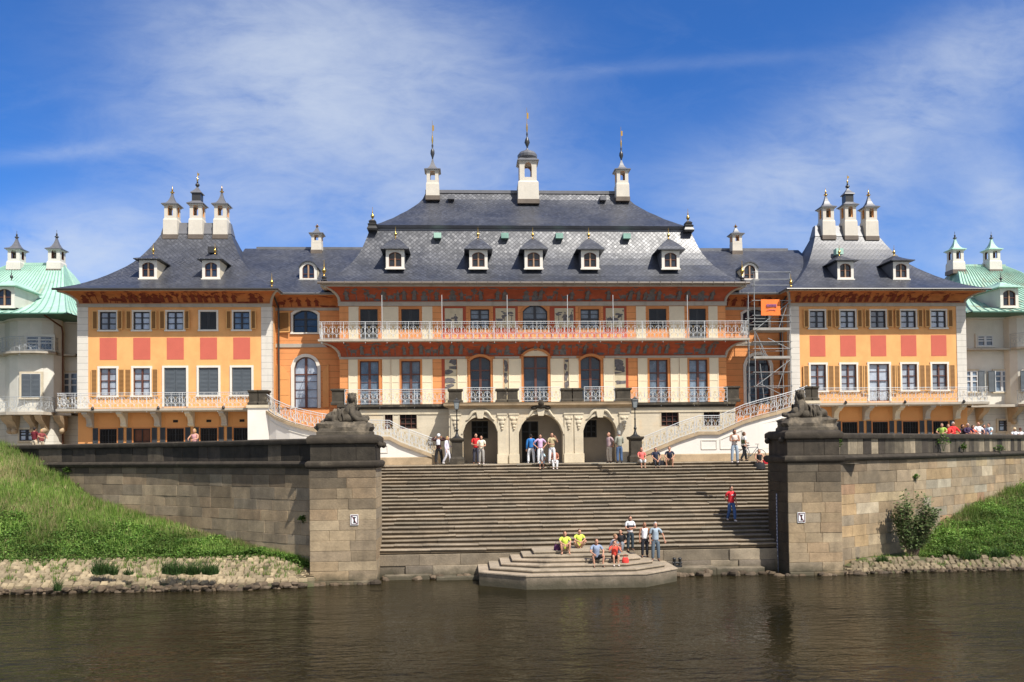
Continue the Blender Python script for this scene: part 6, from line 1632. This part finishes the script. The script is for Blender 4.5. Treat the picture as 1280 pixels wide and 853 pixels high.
    # plants -------------------------------------------------------------
    def foliage(name,col):
        m=mat(name,(1,1,1),rough=.6,var=.12,scale=3,bump=0,attr=True,spec=.25); nt=m.node_tree; b=nt.nodes['Principled BSDF']
        # leaves let some light through
        src=b.inputs['Base Color'].links[0].from_socket; tr=_n(nt,'ShaderNodeBsdfTranslucent'); nt.links.new(src,tr.inputs[0]); mx=_n(nt,'ShaderNodeMixShader'); mx.inputs[0].default_value=.3
        nt.links.new(b.outputs[0],mx.inputs[1]); nt.links.new(tr.outputs[0],mx.inputs[2]); nt.links.new(mx.outputs[0],nt.nodes['Material Output'].inputs[0]); return m
    m_fol=foliage('leaf_green',None)
    GR=((.16,.26,.043),(.21,.31,.062),(.12,.21,.035),(.26,.32,.095),(.18,.28,.055)); DRY=((.33,.30,.13),(.40,.34,.17)); LF=((.10,.21,.034),(.15,.27,.048),(.065,.14,.024),(.19,.29,.065),(.12,.21,.037))
    def blade(mb,x,y,z,h,c,lean=.35,w=.012):
        a=rnd.uniform(0,2*pi); dx,dy=cos(a),sin(a); l=h*lean*rnd.uniform(.2,1.2); b=rnd.uniform(0,2*pi); wx,wy=cos(b)*w,sin(b)*w
        mb.add([(x-wx,y-wy,z),(x+wx,y+wy,z),(x+dx*l*.4+wx*.7,y+dy*l*.4+wy*.7,z+h*.6),(x+dx*l*.4-wx*.7,y+dy*l*.4-wy*.7,z+h*.6),(x+dx*l,y+dy*l,z+h)],[(0,1,2,3),(3,2,4)],0,c)
    def leaf(mb,x,y,z,s,c):
        u=Vector((rnd.uniform(-1,1),rnd.uniform(-1,1),rnd.uniform(-.35,.6))).normalized(); v=u.cross(Vector((rnd.uniform(-.5,.5),rnd.uniform(-.5,.5),1))).normalized(); p=Vector((x,y,z)); 
        mb.add([p-u*s*.1,p+u*s*.45+v*s*.38,p+u*s,p+u*s*.45-v*s*.38],[(0,1,2,3)],0,c)
    rnd=random.Random(21); g=MB(); cv=MB()
    for f,x0,x1,n in ((bank_l,-37,-11.4,30000),(bank_r,17.9,37,15000)):
        for i in range(n):
            x=rnd.uniform(x0,x1); t=rnd.random(); y,z=grass_z(f,x,t)
            if z>6.6: continue
            k=mnoise.noise(Vector((x*.5,y*.5,3))); dry=mnoise.noise(Vector((x*.25,y*.4,9)))
            edge=(.42+.5*k+.45*max(0,min(1,(x+26)/9))) if f is bank_l else .95+.3*k
            low=rnd.random()<min(max((edge-t)/.3+.5,0.04),.97)
            thin=t<.10 and f is bank_l
            if thin and rnd.random()<.5: continue
            if low:
                bush=max(mnoise.noise(Vector((x*1.3,y*1.3,5))),-.3)
                for _ in range(5):
                    q=rnd.uniform(.5,1.25)*(1+.75*k); c=tuple(v*q for v in rnd.choice(LF)); hh=rnd.uniform(.0,.22)*(1+1.6*bush)
                    leaf(cv,x+rnd.uniform(-.16,.16),y+rnd.uniform(-.16,.16),z+hh,rnd.uniform(.05,.125),c)
                if rnd.random()<.25: blade(g,x,y,z,rnd.uniform(.2,.5),tuple(v*q for v in rnd.choice(GR)))
            else:
                q=rnd.uniform(.65,1.2)*(1+.7*k); c=rnd.choice(DRY) if rnd.random()<.10+1.1*max(dry,0) else rnd.choice(GR); c=tuple(v*q for v in c); hs=1+.8*mnoise.noise(Vector((x*.8,y*.8,11)))
                for _ in range(3): blade(g,x+rnd.uniform(-.09,.09),y+rnd.uniform(-.09,.09),z-.02,rnd.uniform(.14,.48)*hs,c)
    for i in range(2600):   # ragged edge creeping over the paving
        x=rnd.uniform(-37,-11.8); yw,yc,zc,yl,zl=bank_l(x); e=mnoise.noise(Vector((x*.9,3,1)))*.5+.15
        s_=rnd.random()**2*max(e,.05)*1.6; y=yc-s_; z=zc-.3*s_+.03; q=rnd.uniform(.5,1.1)
        for _ in range(2): leaf(cv,x+rnd.uniform(-.1,.1),y+rnd.uniform(-.05,.05),z+rnd.uniform(0,.12),rnd.uniform(.05,.11),tuple(v*q for v in rnd.choice(LF)))
    struct(g.build('grass',m_fol),'stuff'); struct(cv.build('ground_cover',m_fol),'stuff')
    # grass tufts in the paving, clumps of two kinds
    tf=MB()
    for i in range(620):
        x=rnd.uniform(-36,-11.8); yw,yc,zc,yl,zl=bank_l(x); s=rnd.random()**.7; y=yw+.15+(yc-yw-.15)*s; z=.4+(zc-.4)*s
        for _ in range(9): blade(tf,x+rnd.uniform(-.1,.1),y+rnd.uniform(-.06,.06),z,rnd.uniform(.08,.25),tuple(v*rnd.uniform(.6,1) for v in rnd.choice(GR)),.6)
    for i in range(150):
        x=rnd.uniform(14,36); yw,yc,zc,yl,zl=bank_r(x); s=rnd.random(); y=yw+.1+(yc+.3-yw)*s; z=.15+(zc-.1)*s
        for _ in range(9): blade(tf,x+rnd.uniform(-.15,.15),y+rnd.uniform(-.1,.1),z,rnd.uniform(.08,.3),tuple(v*rnd.uniform(.6,1) for v in rnd.choice(GR)),.6)
    struct(tf.build('paving_grass',m_fol),'stuff')
    def clump(px,py,Y,w,h,label,n,kind='reed',group=None,loc=None):
        c=Vector(loc) if loc else at(px,py,Y); mb=MB()
        for i in range(n):
            a=rnd.uniform(0,2*pi); r=w*sqrt(rnd.random()); x,y=c.x+r*cos(a),c.y+r*.4*sin(a); q=rnd.uniform(.5,1.0)
            hh=h*rnd.uniform(.4,1)*(1-.4*(r/w)**2)
            if kind=='reed': blade(mb,x,y+r*.3,c.z-.05+r*.12,hh*rnd.choice((.5,.8,1)),tuple(v*q for v in rnd.choice(((.05,.12,.025),(.075,.155,.035),(.06,.10,.025),(.09,.16,.05)))),.75,.014)
            else: 
                col=tuple(v*q for v in rnd.choice(LF))
                leaf(mb,x,y,c.z+hh,rnd.uniform(.08,.16),col)
        # stems
        for i in range(6): mb.tube([(c.x+rnd.uniform(-.1,.1)*w,c.y,c.z-.05),(c.x+rnd.uniform(-.5,.5)*w,c.y-.02,c.z+h*.7)],[.012,.004],4,0,col=(.06,.09,.03))
        o=mb.build('weed_plant',m_fol,origin=c); tag(o,label,'weed',group)
    for px,w,h,lab in ((125,.38,1.0,'tall dark weed clump on the left cobbles, leftmost of the tall ones'),(142,.16,.8,'slim weed tuft beside the leftmost tall clump on the cobbles'),(160,.2,.45,'low weed tuft between the tall clumps on the cobbles'),(216,.52,.95,'broad dark weed clump in the middle of the left cobbles'),(240,.3,.8,'weed clump joined to the broad one on its right'),(262,.34,.8,'rightmost dark weed clump on the left cobbles'),(71,.15,.75,'weed tuft hanging over the stony edge at the left')):
        py=718 if px!=71 else 738; Y=-15.3; p=atz(px,py,.75 if px!=71 else .25); clump(px,py,Y,w,h,lab,420 if w>.25 else 140,group='weeds on the cobbles',loc=p)
    for px,Y,z,w,h,lab in ((1010+240,-14.0,.5,.5,.7,'dark weed clump on the right bank below the bright green slope'),(1215,-14.2,.45,.5,.6,'weed clump at the foot of the right bank beside the bush'),(1103,-14.2,.35,.3,.6,'small weed at the foot of the patchwork wall left of the bush')):
        clump(px,0,Y,w,h,lab,300,'reed',loc=(at(px,690,Y).x,Y,z),group='weeds on the right bank')
    # weeds growing out of the masonry
    for px,py,path,off,w,h,lab in ((84,588,LPATH,.1,.28,.55,'pale green weed growing from the left wall top of the slope'),(1180,557,RPATH,.25,.45,.9,'leafy weed growing from the parapet of the right wall'),(1248,560,RPATH,.2,.3,.5,'small weed on the parapet at the far right'),(1047,557,RPATH,.2,.15,.6,'thin weed where the right pier meets the wall'),(1145,594,RPATH,.05,.2,.3,'tuft sprouting between the blocks above the bush'),(378,647,LPATH,.05,.2,.3,'tuft sprouting beside the left pier'),(1205,558,RPATH,.2,.12,.4,'faint weed right of the leafy parapet weed')):
        best=None
        for i in range(200):
            u=path.L*i/200; q=path.at(u,off); X=at(px,py,q.y).x
            if best is None or abs(X-q.x)<best[0]: best=(abs(X-q.x),q)
        q=best[1]; clump(px,py,q.y,w,h,lab,90,'leaf',loc=(q.x,q.y,at(px,py+6,q.y).z),group='weeds in the masonry')
    # the leaning bush
    c=Vector((17.3,-12.9,.2)); T=thing('bush',c,'tall thin grey-green bush growing against the right river wall','bush')
    c=at(1140,694,-13.3); T.location=c
    st=MB(); fo=MB(); R2=random.Random(9)
    for i in range(60):
        a=R2.uniform(-.95,1.0); l=R2.uniform(1.7,3.7)*(1-.25*abs(a)); P=[]; tipx=c.x+a*1.0+(.55 if a>0 else -.05)*l*.2
        for k in range(7):
            t=k/6; P.append((c.x+a*.25+(tipx-c.x-a*.25)*t**1.1+.05*sin(5*t+i),c.y+R2.uniform(-.05,.05)+.3*sin(i*1.7)*t,c.z+l*(t-.08*t*t)))
        st.tube(P,[.022*(1-.8*k/6) for k in range(7)],4,0,col=(.14,.10,.07))
        for k in range(95):
            t=R2.uniform(.12,1)**.8; j=min(int(t*6),5); p=Vector(P[j]).lerp(Vector(P[j+1]),t*6-j); p+=Vector((R2.uniform(-.2,.2),R2.uniform(-.18,.18),R2.uniform(-.14,.14)))
            q=R2.uniform(.6,1.15); col=R2.choice(((.15,.22,.075),(.19,.26,.10),(.12,.19,.065),(.20,.23,.10),(.22,.28,.13))) if p.x>c.x-.85 or R2.random()<.5 else R2.choice(((.16,.11,.075),(.2,.13,.1)))
            leaf(fo,*p,R2.uniform(.08,.17),tuple(v*q for v in col))
    rnd=R2
    st.build('stem',mat('bush_bark',(1,1,1),attr=True,var=.2),T); fo.build('foliage',m_fol,T)
    # water -----------------------------------------------------------------
    m=bpy.data.materials.new('river_water'); m.use_nodes=True; nt=m.node_tree; nt.nodes.remove(nt.nodes['Principled BSDF'])
    df=_n(nt,'ShaderNodeBsdfDiffuse'); gl=_n(nt,'ShaderNodeBsdfGlossy'); gl.inputs['Roughness'].default_value=.07; fr_=_n(nt,'ShaderNodeFresnel'); fr_.inputs[0].default_value=1.33; mx=_n(nt,'ShaderNodeMixShader')
    nt.links.new(_math(nt,'MULTIPLY',fr_.outputs[0],.85),mx.inputs[0]); nt.links.new(df.outputs[0],mx.inputs[1]); nt.links.new(gl.outputs[0],mx.inputs[2]); nt.links.new(mx.outputs[0],nt.nodes['Material Output'].inputs[0])
    tc=_n(nt,'ShaderNodeTexCoord'); P=tc.outputs['Object']
    n1=_noise(nt,P,1.0,4,.6,stretch=(.45,1.1,1)); n2=_noise(nt,P,1,3,.5,stretch=(1.6,3.6,1)); n3=_noise(nt,P,.12,2); n4=_noise(nt,P,1,2,.5,stretch=(5,10,1))
    h=_math(nt,'ADD',_math(nt,'MULTIPLY',n1,.50),_math(nt,'MULTIPLY',n2,.22)); h=_math(nt,'ADD',h,_math(nt,'MULTIPLY',n4,.05)); h=_math(nt,'MULTIPLY',h,_range(nt,n3,.32,.66,.35,1.6))
    bp=_n(nt,'ShaderNodeBump'); bp.inputs['Strength'].default_value=1; bp.inputs['Distance'].default_value=.17; nt.links.new(h,bp.inputs['Height']); [nt.links.new(bp.outputs[0],q.inputs['Normal']) for q in (gl,fr_)]
    c=_mix(nt,_range(nt,_noise(nt,P,.1,4,stretch=(.6,1.6,1)),.36,.66,0,1),(.025,.0195,.0085),(.0115,.0098,.0042)); nt.links.new(c,df.inputs[0])
    w=MB(); w.add([(-3000,-3000,0),(3000,-3000,0),(3000,0,0),(-3000,0,0)],[(0,1,2,3)]); struct(w.build('water',m))
    rb=MB(); rb.add([(-3000,-3000,-2),(3000,-3000,-2),(3000,2,-2),(-3000,2,-2)],[(0,1,2,3)]); struct(rb.build('river_bed',m_gravel))

SUN_EL,SUN_AZ=53.0,36.0      # elevation; degrees to the right of the camera side
def light():
    W=bpy.data.worlds.new('World'); S.world=W; W.use_nodes=True; nt=W.node_tree; bg=nt.nodes['Background']
    sk=_n(nt,'ShaderNodeTexSky',sky_type='NISHITA'); sk.sun_disc=False; sk.sun_elevation=radians(SUN_EL)
    d=Vector((sin(radians(SUN_AZ)),-cos(radians(SUN_AZ)),0))           # horizontal direction to the sun
    sk.sun_rotation=atan2(d.x,d.y); sk.air_density=1.0; sk.dust_density=.25; sk.ozone_density=3.0; sk.altitude=300
    tc=_n(nt,'ShaderNodeTexCoord'); G=tc.outputs['Generated']; sx=_n(nt,'ShaderNodeSeparateXYZ'); nt.links.new(G,sx.inputs[0])
    yy=_math(nt,'MAXIMUM',sx.outputs[1],.08); u=_math(nt,'DIVIDE',sx.outputs[0],yy); v=_math(nt,'DIVIDE',sx.outputs[2],yy)
    cb=_n(nt,'ShaderNodeCombineXYZ'); nt.links.new(u,cb.inputs[0]); nt.links.new(v,cb.inputs[1]); UV=cb.outputs[0]
    def rot(a,s):
        mp=_n(nt,'ShaderNodeMapping'); mp.inputs['Rotation'].default_value=(0,0,radians(a)); mp.inputs['Scale'].default_value=s; nt.links.new(UV,mp.inputs[0]); return mp.outputs[0]
    nA=_noise(nt,rot(18,(2.2,4.6,1)),1.6,9,.62,dist=.5); nB=_noise(nt,rot(-12,(5.0,11,1)),1.7,8,.66,dist=.8); nC=_noise(nt,rot(30,(12,34,1)),1.5,6,.62,dist=.7); nD=_noise(nt,UV,2.2,3)
    def blob(cx,cy,rx,ry,amp,a=0):
        ca,sa=cos(radians(a)),sin(radians(a)); du=_math(nt,'SUBTRACT',u,cx); dv=_math(nt,'SUBTRACT',v,cy)
        p=_math(nt,'ADD',_math(nt,'MULTIPLY',du,ca/rx),_math(nt,'MULTIPLY',dv,sa/rx)); q=_math(nt,'ADD',_math(nt,'MULTIPLY',du,-sa/ry),_math(nt,'MULTIPLY',dv,ca/ry))
        r=_math(nt,'ADD',_math(nt,'MULTIPLY',p,p),_math(nt,'MULTIPLY',q,q)); e=_math(nt,'POWER',2.718,_math(nt,'MULTIPLY',r,-1)); return _math(nt,'MULTIPLY',e,amp)
    f=lambda px,py:((px-583)/1020+.056,(564-py)/1020+.0)
    m=None
    for (px,py),rx,ry,amp,a in CLOUDS:
        cx,cy=f(px,py); b=blob(cx,cy,rx/1020,ry/1020,amp,a); m=b if m is None else _math(nt,'ADD',m,b)
    n=_math(nt,'ADD',_math(nt,'MULTIPLY',nA,.56),_math(nt,'ADD',_math(nt,'MULTIPLY',nB,.30),_math(nt,'MULTIPLY',nC,.14)))
    n=_range(nt,n,.37,.645,0,1)
    k=_math(nt,'MULTIPLY',m,_math(nt,'ADD',.24,_math(nt,'MULTIPLY',n,.92)))
    veil=_math(nt,'MULTIPLY',_range(nt,nB,.45,.8,0,1),_range(nt,nD,.4,.7,0,.08)); k=_math(nt,'ADD',k,veil)
    k=_math(nt,'MULTIPLY',k,_math(nt,'GREATER_THAN',sx.outputs[1],.09)); k=_math(nt,'MULTIPLY',_math(nt,'SUBTRACT',1.0,_math(nt,'POWER',2.718,_math(nt,'MULTIPLY',k,-1.25))),.92)
    tint=_mix(nt,1.0,sk.outputs[0],SKYTINT,'MULTIPLY')
    c=_mix(nt,k,tint,CLOUDCOL)
    # unseen bright cloud added behind the camera as fill for the facade's shade
    nE=_noise(nt,G,2.6,7,.6,dist=.3); back=_math(nt,'MULTIPLY',_range(nt,sx.outputs[1],.05,-.35,0,1),_range(nt,nE,.36,.56,0,1)); back=_math(nt,'MULTIPLY',back,_range(nt,sx.outputs[2],-.02,.12,0,1))
    c=_mix(nt,back,c,FILLCLOUD)
    nt.links.new(c,bg.inputs[0]); bg.inputs[1].default_value=SKYSTR
    ld=bpy.data.lights.new('sun','SUN'); ld.energy=SUNE; ld.angle=radians(.53); ld.color=(1,.95,.87); lo=bpy.data.objects.new('sun',ld); COL.objects.link(lo)
    el=radians(SUN_EL); dv=Vector((d.x*cos(el),d.y*cos(el),sin(el))); lo.rotation_euler=dv.to_track_quat('Z','Y').to_euler(); lo.location=(30,-60,60)
    S.view_settings.view_transform='Standard'; S.view_settings.look='None'; S.view_settings.exposure=EXPO; S.view_settings.gamma=1; S.view_settings.use_curve_mapping=False
CLOUDS=[((290,90),170,150,.78,-12),((420,150),190,100,.62,-25),((215,190),90,80,.35,0),((500,60),140,80,.34,-20),((420,285),160,50,.46,0),((30,310),150,46,.85,10),((95,335),120,40,.6,0),((1120,120),230,80,.52,24),((1000,225),150,70,.44,14),((1222,230),50,50,.62,-35),((880,245),130,60,.36,0),((1190,50),150,50,.34,25),((1240,320),130,55,.7,0),((960,300),120,45,.3,0),((770,75),260,9,.12,5),((70,190),110,10,.28,6),((560,240),120,60,.3,0)]
SKYTINT=(.44,.98,1.72); CLOUDCOL=(7.4,8.2,9.4); FILLCLOUD=(7.8,7.6,7.4); SKYSTR=.068; SUNE=4.8; EXPO=.45
misc()
central(); corner(-1); corner(1); link(-1); link(1); outer(-1); outer(1)
porch(); terrace(-1); terrace(1); ramp(-1); ramp(1)
embankment(-1); embankment(1); pillar(-1); pillar(1); river_stairs(); landing_stage()
nature(); light()
S.render.engine='CYCLES'; S.cycles.max_bounces=6; S.cycles.diffuse_bounces=3; S.cycles.glossy_bounces=3; S.cycles.use_denoising=True
